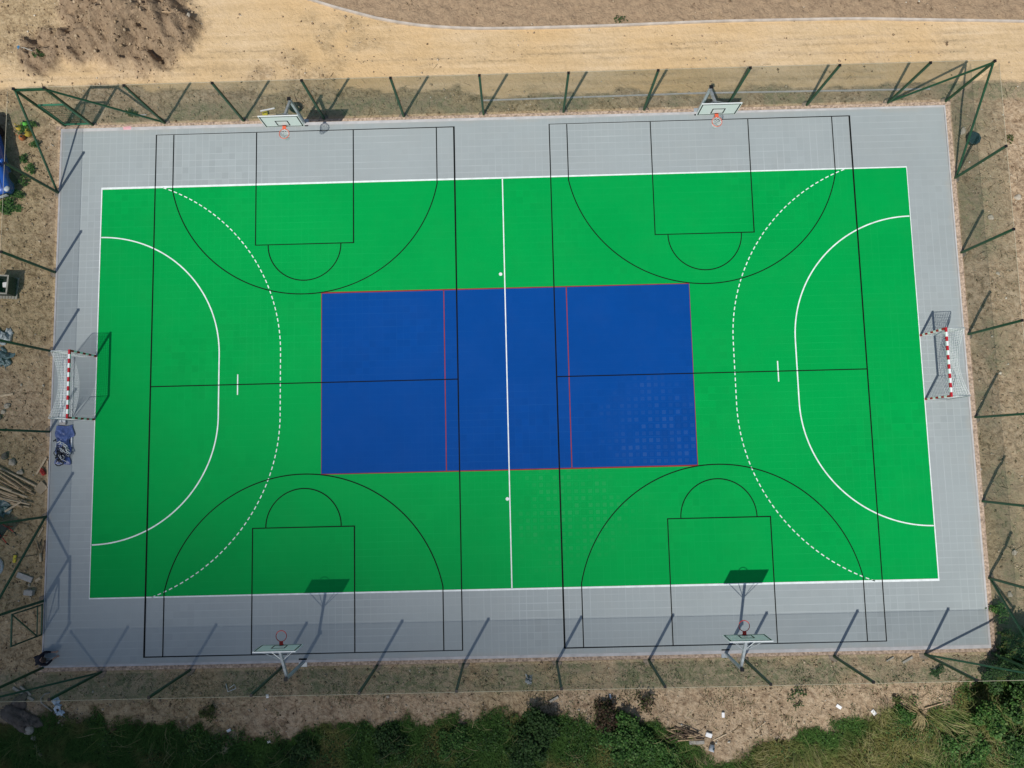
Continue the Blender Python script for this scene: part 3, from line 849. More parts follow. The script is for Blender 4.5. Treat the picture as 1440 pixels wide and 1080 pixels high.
jack = [[(-.21, 0, .36, .15), (-.08, 0, .475, .165), (.06, 0, .59, .175), (.165, 0, .645, .085)]]
trs = []; shoes = []
for s in (-1, 1):
    sh = (.10, s * .19, .60, .065); el = (.20, s * .30, .36, .045); wr = (.42, s * (.17 if s > 0 else .10), .14, .03); pm = (.49, s * (.15 if s > 0 else .08), .07, .034)
    body.append([ch, sh, el, wr, pm])
    hx, hy, hz_ = pm[:3]
    for k, (dy, ln) in enumerate(((-.03, .07), (-.01, .08), (.01, .076), (.03, .06))):
        body.append([(hx + .015, hy + dy * .8, hz_, .011), (hx + .035 + ln * .3, hy + dy, hz_ - .008, .009), (hx + .035 + ln * .75, hy + dy * 1.15, hz_ - .035, .008), (hx + .03 + ln * .9, hy + dy * 1.15, hz_ - .052, .007)])
    body.append([(hx - .01, hy - s * .025, hz_, .012), (hx + .02, hy - s * .06, hz_ - .012, .010), (hx + .05, hy - s * .068, hz_ - .035, .008)])
    jack.append([(.06, 0, .59, .175), (.10, s * .185, .60, .085), (.20, s * .30, .36, .065), (.37, s * ((.17 if s > 0 else .10) + .03), .19, .048)])
    kn = (.14, s * .20, .42, .065); an = (-.12, s * .17, .10, .045)
    body.append([pel, (-.16, s * .11, .33, .10), kn, an, (-.02, s * .18, .04, .035)])
    trs.append([(-.20, 0, .335, .16), (-.15, s * .11, .34, .115), (.15, s * .20, .43, .085), (-.11, s * .17, .13, .065)])
    shoes.append([(-.18, s * .17, .055, .042), (-.09, s * .175, .06, .05), (.05, s * .185, .045, .045), (.12, s * .19, .035, .032)])
bd = skin_mesh('body', body, M['skin'], P)
skin_mesh('jacket', jack, M['jacket'], P); skin_mesh('trousers', trs, M['trousers'], P)
for c in shoes: skin_mesh('shoe', [c], M['shoe'], P)
b = MB(); rr = bmesh.ops.create_icosphere(b.bm, subdivisions=3, radius=.112)
for v in rr['verts']:
    if v.co.z < -.02 and v.co.x > -.02: v.co *= .8
    v.co *= 1 + .04 * math.sin(v.co.x * 60) * math.sin(v.co.y * 70)
    v.co.x *= 1.1
b._fin(rr['verts'], Matrix.Translation((.325, 0, .725)) @ Euler((0, .5, 0)).to_matrix().to_4x4(), None, True)
b.build('hair', M['hair'], P)
b = MB()
for s in (-1, 1): b.rock((.335, s * .098, .675), .026, (1, .45, 1.4), seed=3)
b.rock((.478, 0, .635), .016, (1, .8, 1.3), seed=5)
b.build('ear', M['skin'], bd)
b = MB()
for s in (-1, 1): b.rock((.462, s * .034, .672), .012, (.6, 1, .7), seed=4)
b.build('eye', M['black_plastic'], bd)

# ------------------------------------------------------------------ car
def car():
    fx, fy = G(15, 266, .65)
    L_, W2 = 4.25, .87
    t = thing('parked_car', 'blue car parked at the frame edge with its front towards the plastic box', 'car', (fx - .78 - .62, fy + 1.72, hz(-25, 9)), math.radians(17))
    # local: front = -y
    secs = [  # y, half width, z bottom, z belt
        (-2.12, .52, .35, .62), (-2.05, .70, .26, .70), (-1.9, .80, .22, .76), (-1.6, .855, .2, .84), (-1.0, .87, .2, .93), (-.5, .87, .2, .97), (.4, .87, .2, 1.0), (1.2, .87, .2, 1.0), (1.75, .84, .22, .98), (2.0, .78, .28, .9), (2.12, .62, .35, .75)]
    b = MB(); rings = []
    for y, w, z0, z1 in secs:
        h = z1 - z0
        prof = [(-w * .92, z0), (-w, z0 + .25 * h), (-w, z0 + .62 * h), (-w * .95, z0 + .88 * h), (-w * .82, z1), (-w * .4, z1 + .025), (0, z1 + .035), (w * .4, z1 + .025), (w * .82, z1), (w * .95, z0 + .88 * h), (w, z0 + .62 * h), (w, z0 + .25 * h), (w * .92, z0)]
        rings.append([b.bm.verts.new((x, y, z)) for x, z in prof])
    for A, B in zip(rings, rings[1:]):
        n = len(A)
        for k in range(n):
            f = b.bm.faces.new((A[k], A[(k + 1) % n], B[(k + 1) % n], B[k])); f.smooth = True
    b.bm.faces.new(rings[0]); b.bm.faces.new(rings[-1])
    body = b.build('body', M['blue_paint'], t)
    # greenhouse
    lo = [(-.80, -.95, .96), (.80, -.95, .96), (.82, 1.75, 1.0), (-.82, 1.75, 1.0)]
    hi = [(-.60, -.15, 1.45), (.60, -.15, 1.45), (.62, 1.3, 1.47), (-.62, 1.3, 1.47)]
    b = MB()
    for k in range(4):
        a, c = lo[k], lo[(k + 1) % 4]; d, e = hi[(k + 1) % 4], hi[k]
        b.quad([a, c, d, e])
    g = b.build('window_band', M['glass'], t)
    b = MB(); rr = []
    for f, zz in ((1.04, 1.455), (1.0, 1.50), (.75, 1.525)):
        rr.append([b.bm.verts.new((x * f, .575 + (y - .575) * f, zz)) for x, y, _ in hi])
    for A, B in zip(rr, rr[1:]):
        for k in range(4): f = b.bm.faces.new((A[k], A[(k + 1) % 4], B[(k + 1) % 4], B[k])); f.smooth = True
    b.bm.faces.new(rr[-1]); b.bm.faces.new(rr[0][::-1]); b.build('roof', M['blue_paint'], t)
    for k in range(4):
        b = MB(); b.tube([Vector(lo[k]) + Vector((0, 0, -.02)), Vector(hi[k])], .045, 6); b.build('pillar', M['blue_paint'], t)
    for s in (-1, 1):
        b = MB(); b.tube([(s * .825, .35, .98), (s * .615, .45, 1.46)], .04, 6); b.build('pillar', M['blue_paint'], t)
    for s in (-1, 1):
        b = MB(); b.rock((s * .99, -.72, 1.02), .12, (1, .6, .75), seed=2, jag=.05, sub=3); b.box((s * .88, -.72, .98), (.16, .05, .04)); b.build('wing_mirror', M['blue_paint'], t)
        b = MB(); b.rock((s * .66, -1.97, .69), .16, (.95, .85, .55), seed=2, jag=.03, sub=3); b.build('headlight', M['lamp'], t)
        for y in (-1.32, 1.3):
            wl = thing('wheel', None, None, (s * .79, y, .31)); wl.parent = t
            c = MB(); c.lathe([(.20, -.10), (.29, -.10), (.31, -.06), (.31, .06), (.29, .10), (.20, .10)], 24, rot=(0, PI / 2, 0)); c.build('tyre', M['rubber'], wl)
            c = MB(); c.lathe([(.05, -.085), (.2, -.095), (.2, .095), (.05, .085)], 20, rot=(0, PI / 2, 0)); c.build('rim', M['galv'], wl)
    b = MB()
    for zz, yy, w in ((.36, -2.10, .95), (.45, -2.125, 1.0), (.54, -2.13, 1.0)): b.box((0, yy - .03, zz), (w, .05, .045), bev=.01)
    b.build('grille', M['galv'], t)
    b = MB(); b.box((0, -2.135, .50), (1.1, .03, .26), bev=.02); b.build('bumper_insert', M['black_plastic'], t)
    b = MB()
    for s in (-1, 1): b.tube([(s * .5, -1.95, .80), (s * .62, -1.05, .975)], .008, 4)
    b.build('bonnet_crease', M['black_plastic'], t)
car()

# ------------------------------------------------------------------ things on the left
def jug(px, py, mat, label, rz, tilt=.25):
    p = gp(px, py); t = thing('plastic_jug', label, 'jug', p, rz, 'coloured plastic jugs in the corner')
    b = MB(); b.lathe([(.10, 0), (.145, .03), (.15, .16), (.12, .25), (.06, .31), (.045, .36)], 16, rot=(tilt, 0, 0)); b.build('body', mat, t)
    b = MB(); b.tube([(0, .02, .33), (0, .10, .36), (0, .15, .26), (0, .13, .18)], .018, 6); b.build('handle', mat, t)
    b = MB(); b.lathe([(.05, .355), (.05, .40)], 10, rot=(tilt, 0, 0)); b.build('cap', M['black_plastic'], t)
jug(28, 180, M['yellow'], 'yellow plastic jug standing nearest the road among the coloured jugs', .6)
jug(37.5, 176, M['lime'], 'bright green plastic jug standing among yellow ones by the corner brace', 2)
jug(41.5, 188, M['yellow'], 'yellow plastic jug standing directly under the green corner brace', -.5, .4)
jug(31, 194, M['orange'], 'orange plastic jug standing below the yellow and green ones', 1.2, .5)

def pallet_box():
    p = gp(14, 403); t = thing('pallet_box', 'open black plastic box standing near the fence, holding a white package', 'box', (p.x - .05, p.y - .05, p.z + .15), math.radians(-4))
    w, h = .88, .62
    b = MB()
    for s in (-1, 1):
        b.box((s * (w / 2 - .02), 0, h / 2), (.04, w, h)); b.box((0, s * (w / 2 - .02), h / 2), (w - .084, .036, h - .004))
    b.box((0, 0, .02), (w - .09, w - .09, .04)); b.build('walls', M['black_plastic'], t)
    b = MB()
    for s in (-1, 1):
        b.box((s * (w / 2), 0, h + .012), (.075, w + .07, .03)); b.box((0, s * (w / 2), h + .012), (w - .08, .07, .028))
    b.build('edge_frame', M['wood_grey'], t)
    q = p + Vector((.08, .0, .2))
    b = MB(); b.box((0, 0, .17), (.26, .24, .30), bev=.02); single('package', 'white package standing inside the open black plastic box', 'package', b, M['paper'], q, .1)
    tp = thing('wooden_pallet', 'grey wooden pallet under the open black plastic box', 'pallet', (p.x - .05, p.y - .06, p.z), math.radians(-4))
    for i in range(7):
        c = MB(); c.box((-.45 + .15 * i, -.03, .125), (.11, 1.08, .022), bev=.003); c.build('board', M['wood_grey'], tp)
    for s in (-.45, 0, .45):
        c = MB(); c.box((0, s, .06), (1.0, .1, .10)); c.build('bearer', M['wood_grey'], tp)
pallet_box()
b = MB(); b.crumple(.85, .8, 22, 20, .30, 5); single('film_heap', 'crumpled pale grey plastic film heap at the frame edge below the black box', 'plastic film', b, M['film'], gp(3, 474), .2)
b = MB(); b.crumple(.7, .8, 22, 22, .26, 9); single('film_heap', 'crumpled dark teal plastic heap just below the pale film', 'plastic film', b, M['teal_bag'], gp(4, 503), .9)
plank((-14, 559), (18, 554), .11, .045, M['wood_pale'], 'pale plank cut by the frame edge above the round stones')
for (px, py, r, m, lab) in [(10, 571, .14, 'stone', 'pale stone beside the pale plank, larger of the three in a row'), (5, 579, .12, 'stone', 'pale stone in the middle of the row below the plank'), (-1, 587, .15, 'stone_dark', 'dark stone at the frame edge below the pale plank'),
                            (6, 605, .09, 'stone_dark', 'small dark stone lying on the line of a fence post'), (7, 641, .18, 'stone_dark', 'dark brown stone above the wood pile, nearest the frame edge'), (17.5, 650, .19, 'stone', 'large round greyish stone just above the wood pile'), (28, 664, .15, 'stone', 'stone with a pale face at the upper right of the wood pile')]:
    stone(px, py, r, lab, m, int(px * 3 + py))
# wood pile
rnd = random.Random(5)
ends = [(52, 684, -12, 652), (45, 690, -18, 655), (37, 692, -20, 664), (42, 699, -22, 676), (35, 700, -14, 668), (30, 704, -25, 690), (44, 709, -20, 695), (31, 686, -8, 660), (48, 695, 8, 672), (38, 706, -16, 686), (27, 698, -18, 684), (36, 683, 2, 661), (41, 713, -22, 702), (24, 708, -24, 694), (33, 713, 0, 698), (20, 690, -25, 672)]
for i, (ax_, ay_, bx_, by_) in enumerate(ends):
    a = gp(ax_, ay_); c = gp(bx_, by_); lv = .05 + .055 * (i % 4)
    a.z += lv + rnd.uniform(0, .03); c.z += lv + rnd.uniform(0, .08)
    t = thing('timber_pole', 'long stripped timber pole lying in the wood pile', 'pole', a, 0, 'timber poles in the wood pile')
    r = rnd.uniform(.038, .06); d = c - a
    b = MB(); b.tube([(0, 0, 0), d * .35 + Vector((rnd.uniform(-.04, .04), 0, rnd.uniform(-.01, .02))), d * .7, d], [r, r * .97, r * .9, r * .82], 9, caps=False); b.build('shaft', M['wood'] if i % 3 else M['wood_pale'], t)
    b = MB()
    dn = d.normalized(); b.tube([-dn * .004, dn * .012], r * .985, 9); b.tube([d - dn * .012, d + dn * .004], r * .8, 9); b.build('cut_end', M['wood_pale'], t)
plank((10, 719), (33, 705), .09, .04, M['wood_pale'], 'short pale plank slanting across the lower right of the wood pile', dz=.2)
plank((51, 667), (65, 643), .10, .04, M['wood_pale'], 'pale plank slanting up to the court edge beside the red can')
plank((66.5, 648), (67, 712), .07, .05, M['wood_pale'], 'thin pale batten lying along the court edge by the wood pile', 'batten', 'batten')
p = gp(60.5, 664); t = thing('fuel_can', 'red plastic can lying between two planks at the court edge', 'can', p, .5)
b = MB(); b.box((0, 0, .09), (.17, .32, .15), bev=.03); b.build('body', M['red_plastic'], t)
b = MB(); b.lathe([(.03, 0), (.03, .06)], 10, c=(.03, .16, .10), rot=(-PI / 2, 0, 0)); b.build('spout', M['red_plastic'], t)
b = MB(); b.tube([(0, -.10, .16), (0, -.06, .21), (0, .06, .21), (0, .10, .16)], .016, 6); b.build('handle', M['red_plastic'], t)
b = MB(); b.box((0, 0, .03), (.52, .46, .045), bev=.008); single('board', 'square tan board tilted beside the court edge and wood pile', 'board', b, M['cardboard'], gp(57.5, 686, .03), .72).rotation_euler = (.06, -.08, .72)

def barrow():
    p = gp(5, 742); t = thing('wheelbarrow', 'black wheelbarrow with red handles parked at the frame edge', 'wheelbarrow', p, math.radians(-32))
    b = MB(); pr = []
    for f, zz in ((.62, .28), (.85, .42), (1.0, .56), (1.04, .56), (.97, .54), (.82, .41), (.58, .30)):
        pr.append([b.bm.verts.new((x * f, y * f, zz)) for x, y in [(-.50, -.20), (-.42, -.30), (0, -.33), (.38, -.32), (.46, -.24), (.46, .24), (.38, .32), (0, .33), (-.42, .30), (-.50, .20)]])
    for A, B in zip(pr, pr[1:]):
        for k in range(10): f = b.bm.faces.new((A[k], A[(k + 1) % 10], B[(k + 1) % 10], B[k])); f.smooth = True
    b.bm.faces.new(pr[0]); b.bm.faces.new(pr[-1]); b.build('tub', M['black_plastic'], t)
    for s in (-1, 1):
        b = MB(); b.tube([(-.72, s * .08, .2), (-.2, s * .2, .26), (.45, s * .27, .42), (.80, s * .30, .55)], .024, 8); h = b.build('handle', M['red_plastic'], t)
        b = MB(); b.tube([(.80, s * .30, .55), (.93, s * .305, .57)], .03, 8); b.build('grip', M['rubber'], h)
        b = MB(); b.tube([(.25, s * .25, .36), (.33, s * .25, .02)], .018, 6); b.build('leg', M['red_plastic'], t)
    w = thing('wheel', None, None, (-.72, 0, .2)); w.parent = t
    b = MB(); b.lathe([(.12, -.04), (.18, -.04), (.2, 0), (.18, .04), (.12, .04)], 18, rot=(PI / 2, 0, 0)); b.build('tyre', M['rubber'], w)
    b = MB(); b.lathe([(.02, -.03), (.12, -.03), (.12, .03), (.02, .03)], 14, rot=(PI / 2, 0, 0)); b.build('rim', M['red_plastic'], w)
barrow()
b = MB(); b.crumple(.75, .8, 24, 24, .24, 31); single('plastic_bag', 'crumpled teal plastic bag lying between the wood pile and wheelbarrow', 'plastic bag', b, M['teal_bag'], gp(3, 711), .4)
# yellow broom
p = gp(20, 786); q = gp(51, 780); d = q - p
t = thing('broom', 'broom with a yellow head and dark handle lying on the earth', 'broom', p, 0)
b = MB(); b.box((0, 0, .06), (.14, .36, .08), (0, 0, -.1), bev=.02); b.build('head', M['yellow_b'], t)
b = MB(); b.tube([(.0, 0, .09), (d.x, d.y, .05)], .018, 6); b.build('handle', M['bark'], t)
# sticks
for i in range(9):
    x = 50 + rnd.uniform(0, 14); y = 758 + rnd.uniform(-4, 10); a = gp(x, y, .03); c = gp(x + rnd.uniform(-5, 5), y + rnd.uniform(12, 24), .04)
    t = MB(); t.tube([(0, 0, 0), (c - a) * .5 + Vector((rnd.uniform(-.05, .05), 0, .02)), c - a], [.02, .017, .012], 6)
    single('stick', 'thin reddish stick in the loose bundle beside the court edge', 'stick', t, M['bark'] if i % 3 else M['wood'], a, 0, 'sticks by the court edge')
a = gp(56.5, 778, .06); c = gp(57, 790, .06); b = MB(); b.tube([(0, 0, 0), c - a], .055, 12); single('short_log', 'short pale log at the lower end of the stick bundle', 'log', b, M['wood_pale'], a)
plank((53, 755), (60, 742), .06, .04, M['wood_pale'], 'short pale plank just below the post by the brace')
plank((24, 808), (45, 816), .26, .06, M['concrete'], 'long grey slab lying above the block near the gate', 'slab', 'concrete_slab')
b = MB(); b.box((0, 0, .1), (.42, .25, .2), bev=.015); single('concrete_block', 'grey concrete block near the green gate', 'block', b, M['concrete'], gp(42, 833), -.1)
b = MB(); b.box((0, 0, .06), (.28, .13, .1), bev=.01); single('brick', 'pale tan brick beside the long grey slab', 'brick', b, M['wood_pale'], gp(53.5, 815), .6)
stone(40.5, 823, .07, 'small white lump between the slab and the grey block', 'stone', 4)
stone(41.5, 840, .05, 'tiny white lump just below the grey block', 'stone', 6)
b = MB()
for i in range(4): b.tube([((.42 - .025 * i) * math.cos(a_), (.42 - .025 * i) * math.sin(a_) * 1.1, .03 + .035 * (i % 2) + .01 * math.sin(3 * a_)) for a_ in np.linspace(0, 2 * PI, 41)[:-1]], .017, 6, closed=True)
single('hose_coil', 'pale blue coil of hose at the frame edge near the broom', 'hose', b, M['film_blue'], gp(-9, 797))
# tarp and tangle behind the goal
p = gp(91, 627); x, y = p.x, p.y
b = MB(); b.crumple(.72, 1.95, 26, 60, .16, 3, z=.03); single('tarp', 'crumpled blue plastic tarp lying on the grey surround below the goal', 'tarp', b, M['tarp'], (x, y + .02, .02), -.03)
t = thing('tangled_net', 'tangled heap of dark and white netting on the blue tarp', 'net', (x + .02, y - .33, .16))
for nm, mt, n, sd in (('white_cord', M['net_white'], 14, 1), ('dark_cord', M['cord_dark'], 22, 2)):
    rr = random.Random(sd); b = MB()
    for i in range(n):
        cx, cy = rr.gauss(0, .14), rr.gauss(0, .2); R_ = rr.uniform(.06, .2); ph = rr.uniform(0, 6)
        b.tube([(cx + R_ * math.cos(a_ + ph) * (1 + .3 * math.sin(2 * a_ + i)), cy + R_ * math.sin(a_) * (1 + .3 * math.cos(3 * a_ + i)), .06 + .07 * math.sin(a_ * 2 + ph) + .05 * rr.random()) for a_ in np.linspace(0, rr.uniform(3, 6), 14)], rr.uniform(.010, .020) if sd == 1 else rr.uniform(.014, .03), 5)
    b.build(nm, mt, t)
a = gp(102, 604); c = gp(101.5, 628); b = MB(); b.box((0, 0, 0), (.06, .85, .06), bev=.006); single('white_batten', 'short white batten lying along the blue tarp', 'batten', b, M['white_plastic'], ((a.x + c.x) / 2, (a.y + c.y) / 2, .05), .02)

# ------------------------------------------------------------------ bottom left corner
plank((18, 967), (47, 985), .13, .06, M['wood_grey'], 'longer grey beam lying outside the corner by the gate', 'beam', 'beam')
plank((29, 965), (44, 977), .10, .06, M['wood_grey'], 'shorter grey beam lying beside the longer one', 'beam', 'beam', dz=.05)
a = gp(70, 974); pts = [gp(*q, .06) - a for q in [(70, 974), (62, 976.5), (57.5, 982), (58, 988), (64, 994), (72, 1001)]]
b = MB(); b.tube(pts, .03, 6); single('bent_strip', 'bent pale metal strip curving round the bluish plastic', 'metal strip', b, M['wood_grey'], a)
b = MB(); b.crumple(.32, .62, 12, 20, .18, 13); single('plastic_sheet', 'crumpled pale blue plastic within the bent strip', 'plastic sheet', b, M['film_blue'], gp(79, 988), .5)
b = MB(); b.crumple(.45, .22, 16, 10, .12, 14); single('plastic_sheet', 'small pale blue plastic scrap at the lower end of the bent strip', 'plastic sheet', b, M['film_blue'], gp(83, 1002), -.1)
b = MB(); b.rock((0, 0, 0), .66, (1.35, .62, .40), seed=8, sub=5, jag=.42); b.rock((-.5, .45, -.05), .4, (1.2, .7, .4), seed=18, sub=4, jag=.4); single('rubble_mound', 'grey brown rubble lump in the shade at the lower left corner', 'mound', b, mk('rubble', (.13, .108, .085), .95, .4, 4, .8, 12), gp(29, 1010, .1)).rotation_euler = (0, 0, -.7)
for i, (px, py, r) in enumerate([(39, 1026, .26), (44, 1040, .15), (48, 1050, .10), (51, 1056, .09), (53, 1063, .11)]):
    stone(px, py, r, ['large stone at the lower end of the rubble lump', 'first small stone trailing below the rubble lump', 'second small stone trailing below the rubble lump', 'third small stone trailing below the rubble lump', 'last pale stone trailing below the rubble lump'][i], 'stone', i + 60)
plank((-6, 996), (15, 1012), .08, .06, M['wood_grey'], 'grey plank leaning on the rubble lump at the frame edge', dz=.12)

# ------------------------------------------------------------------ top edge things
p = gp(28, 67); q = gp(56, 80); d = q - p
t = thing('shovel', 'shovel with a blue blade lying at the foot of the dark soil heap', 'shovel', p)
b = MB(); b.crumple(.24, .3, 6, 6, .02, 1, z=.05, rz=.6); b.build('blade', M['blue_plastic'], t)
b = MB(); b.tube([(.05, -.02, .10), (d.x * .5, d.y * .5, d.z * .5 + .22), (d.x, d.y, d.z + .14)], .026, 6); b.build('handle', M['wood_grey'], t)
a = gp(241, 33, .05); c = gp(269, 31, .05); b = MB(); b.tube([(0, 0, 0), (c - a) * .5 + Vector((0, 0, .03)), c - a], .028, 7)
single('wooden_stick', 'long stick lying on the dark soil heap', 'stick', b, M['wood'], a)
stone(271.5, 30, .15, 'pale block at the end of the stick on the soil heap', 'stone', 9, (1, .6, .5), name='stone')
stone(224, 5, .15, 'pale stone on the soil heap near the top frame edge', 'stone', 12)
plank((183, 162), (206, 161), .06, .04, M['concrete'], 'short grey metal bar in the weeds behind the corner gate', 'bar', 'metal_bar')
b = MB(); b.crumple(.40, .17, 8, 5, .02, 4, z=.02); single('pink_sheet', 'pale pink paper sheet on the gravel at the court edge', 'paper', b, M['pink'], (*G(179, 180), -.015), .05)
p = gp(373, 160); t = thing('yellow_tool', 'bright yellow tool lying between two pale battens behind a hoop', 'tool', p, .2)
b = MB(); b.box((0, 0, .08), (.26, .2, .14), bev=.03); b.build('body', M['yellow_b'], t)
b = MB(); b.tube([(-.08, 0, .15), (-.05, 0, .2), (.05, 0, .2), (.08, 0, .15)], .018, 6); b.build('handle', M['black_plastic'], t)
plank((354, 164), (388, 160), .05, .04, M['wood_pale'], 'longer pale batten lying below the yellow tool', 'batten', 'batten')
plank((366, 156), (386, 152), .07, .04, M['paper'], 'white batten lying above the yellow tool', 'batten', 'batten')
p = gp(416, 153); t = thing('rubber_tub', 'black round tub behind the sunlit hoop near the yellow tool', 'tub', p)
b = MB(); b.lathe([(.21, 0), (.25, .22), (.28, .24), (.25, .23), (.2, .03)], 22); b.build('shell', M['rubber'], t)
b = MB()
for s in (-1, 1): b.tube([(s * .25, -.08, .2), (s * .33, -.05, .24), (s * .33, .05, .24), (s * .25, .08, .2)], .018, 6)
b.build('handle', M['rubber'], t)
p = gp(1367, 196); t = thing('plastic_tub', 'dark teal round tub lying outside the sunny corner of the fence', 'tub', p)
b = MB(); b.lathe([(.30, 0), (.33, .20), (.34, .22), (.31, .225), (.0001, .20)], 9, caps=False); b.build('lid', M['teal_plastic'], t)
b = MB(); b.lathe([(.345, .14), (.36, .17), (.345, .19)], 9, caps=False); b.build('band', M['black_plastic'], t)
stone(1354, 184, .17, 'pale flat stone beside the dark teal tub', 'stone', 21, (1.2, .7, .4))
for i, (px, py, r, lab) in enumerate([(1393, 306, .14, 'pale stone outside the second post of the sunny end fence'), (1404, 384, .10, 'small pale stone midway along the bare earth side'), (1366, 541, .07, 'white stone on the gravel by the sunny goal'), (1425, 777, .13, 'pale stone outside the lower end of the earth side fence'),
                                     (1421, 836, .14, 'pale stone beside the lower corner brace'), (1432, 277, .16, 'rough pale stone at the frame edge on the bare earth'), (1380, 660, .07, 'small pale stone near a fence footing on the earth side')]):
    stone(px, py, r, lab, 'stone', 40 + i, (1, .8, .5))

# ------------------------------------------------------------------ litter along the bottom bank
LG = 'litter on the bare bank'
def flat(px, py, w, h, rz, label, mat='paper', name='white_board', cat='board', th=.03, dz=.02):
    b = MB(); b.box((0, 0, th / 2), (w, h, th), bev=th * .2); o = single(name, label, cat, b, M[mat], gp(px, py, dz), rz, LG)
    o.rotation_euler = (rnd.uniform(-.12, .12), rnd.uniform(-.12, .12), rz); return o
flat(1180, 994, .27, .15, -.6, 'white board lying on the bare bank, left of the two white boards')
flat(1229, 1002, .25, .17, -.9, 'white board at the edge of the shrubs, right of the two boards')
flat(311, 1056, .55, .42, -.45, 'grey tan cardboard box flattened in the dark grass', 'cardboard', 'cardboard_box', 'cardboard', .08)
flat(321, 1028, .2, .12, .5, 'small white scrap on the bank above the cardboard', name='paper_scrap', cat='scrap')
flat(376, 979, .12, .16, .2, 'small white scrap under the fence near the dim hoop', name='paper_scrap', cat='scrap')
flat(376.5, 1045, .14, .1, .2, 'tiny white scrap in the dark grass right of the cardboard', name='paper_scrap', cat='scrap')
flat(545, 980, .13, .11, .2, 'tiny pale scrap just outside the bank fence', 'stone', name='paper_scrap', cat='scrap')
flat(780, 1019, .12, .26, -.15, 'white plastic flake on the dark shrub shade near the middle', name='plastic_flake', cat='scrap')
flat(858.5, 980, .08, .24, .2, 'narrow white flake above the dark red brown shrub', name='plastic_flake', cat='scrap')
flat(1016.5, 1004.5, .13, .24, 0, 'white carton standing out on the open bank above the branch pile', name='carton', cat='carton', th=.08)
flat(996.5, 1033, .30, .2, -.35, 'white crumpled carton at the tip of the branch pile', name='carton', cat='carton', th=.09)
p = gp(1000.5, 1051); t = thing('paint_bucket', 'white bucket with a dark label lying below the branch pile', 'bucket', p, -.35, LG)
b = MB(); b.lathe([(.10, -.13), (.13, .13), (.135, .15), (.11, .15), (.09, -.1)], 18, rot=(PI / 2 - .3, 0, 0), c=(0, 0, .13)); b.build('shell', M['white_plastic'], t)
b = MB(); b.box((.055, .0, .245), (.09, .13, .02), (0, .35, 0)); b.build('patch', M['teal_plastic'], t)
plank((773, 987), (785, 980), .10, .06, M['wood_grey'], 'short grey plank on the bank between two dark bushes')
plank((1003, 1042), (1022, 1033), .05, .03, M['wood_pale'], 'thin pale stick on the open bank right of the carton', 'stick', 'wooden_stick')
plank((1062, 1028), (1077, 1016), .04, .03, M['wood_pale'], 'thin pale stick on the sunny bank, farther from the branch pile', 'stick', 'wooden_stick')
plank((1270, 932), (1284, 924), .10, .05, M['wood_grey'], 'grey plank inside the netting, larger of the pair near the last post')
plank((1247, 930), (1257, 924), .06, .05, M['wood_grey'], 'short grey plank inside the netting, smaller of the pair')
plank((1300, 996), (1327, 988), .05, .05, M['wood'], 'long thin stick between the dry reeds and shrub', 'stick', 'wooden_stick')
a = gp(318, 963); pts = [gp(*q, .04) - a for q in [(317, 962), (320, 973), (331, 969), (329, 963), (322, 968)]]
b = MB(); b.tube(pts, .018, 5); single('wire_frame', 'thin white bent frame lying under the bank netting', 'frame', b, M['white_paint'], a)
b = MB(); b.crumple(.32, .38, 14, 14, .16, 44); single('rag', 'grey rag heaped under the netting near the middle post', 'rag', b, M['cloth_grey'], gp(744, 955), .3, LG)
b = MB()
for i, (px, py) in enumerate([(968, 1041), (977, 1043), (986, 1041)]):
    pass
for i in range(20):
    a_ = rnd.uniform(-.5, .5) + (PI if i % 2 else 0); cx, cy = rnd.gauss(962, 12), rnd.gauss(1032, 5); ln = rnd.uniform(.5, 1.4)
    p = gp(cx, cy, .06 + .02 * (i % 6)); d = Vector((math.cos(a_), math.sin(a_), rnd.uniform(-.05, .12))) * ln
    b = MB(); b.tube([-d / 2, Vector((rnd.uniform(-.06, .06), rnd.uniform(-.06, .06), .03)), d / 2], [rnd.uniform(.025, .045), .026, .012], 6)
    single('branch', 'cut branch in the heap beside the leafy shrub', 'branch', b, M['bark'] if i % 4 else M['wood'], p, 0, 'cut branches in the heap')
for i, (px, py) in enumerate([(975, 1044), (984, 1043)]):
    b = MB(); b.box((0, 0, .06), (.38, .16, .10), bev=.01)
    single('weathered_block', ['weathered pale block under the branch heap, nearer its middle', 'weathered pale block at the lower tip of the branch heap'][i], 'block', b, M['wood_grey'], gp(px, py, .02), .05)

# ------------------------------------------------------------------ vegetation
def leaves(n, pts_fn, size, cols, seed, droop=.4):
    rs = np.random.RandomState(seed); C = pts_fn(n, rs)
    n = len(C)
    az = rs.rand(n) * 2 * PI; el = rs.normal(.15, droop, n); roll = rs.normal(0, .5, n)
    d = np.c_[np.cos(az) * np.cos(el), np.sin(az) * np.cos(el), np.sin(el)]
    side = np.c_[-np.sin(az), np.cos(az), np.zeros(n)]; up = np.cross(d, side)
    side = side * np.cos(roll)[:, None] + up * np.sin(roll)[:, None]
    ln = size * rs.uniform(.6, 1.35, n)[:, None]; wd = ln * rs.uniform(.28, .42, n)[:, None]
    V = np.stack([C, C + d * ln * .5 + side * wd, C + d * ln, C + d * ln * .5 - side * wd], 1).reshape(-1, 3)
    F = np.arange(4 * n).reshape(-1, 4)
    cols = np.array(cols); ci = rs.randint(0, len(cols), n); k = rs.uniform(.7, 1.25, n)[:, None]
    T = np.repeat(cols[ci] * k, 4, 0)
    return V, F, T
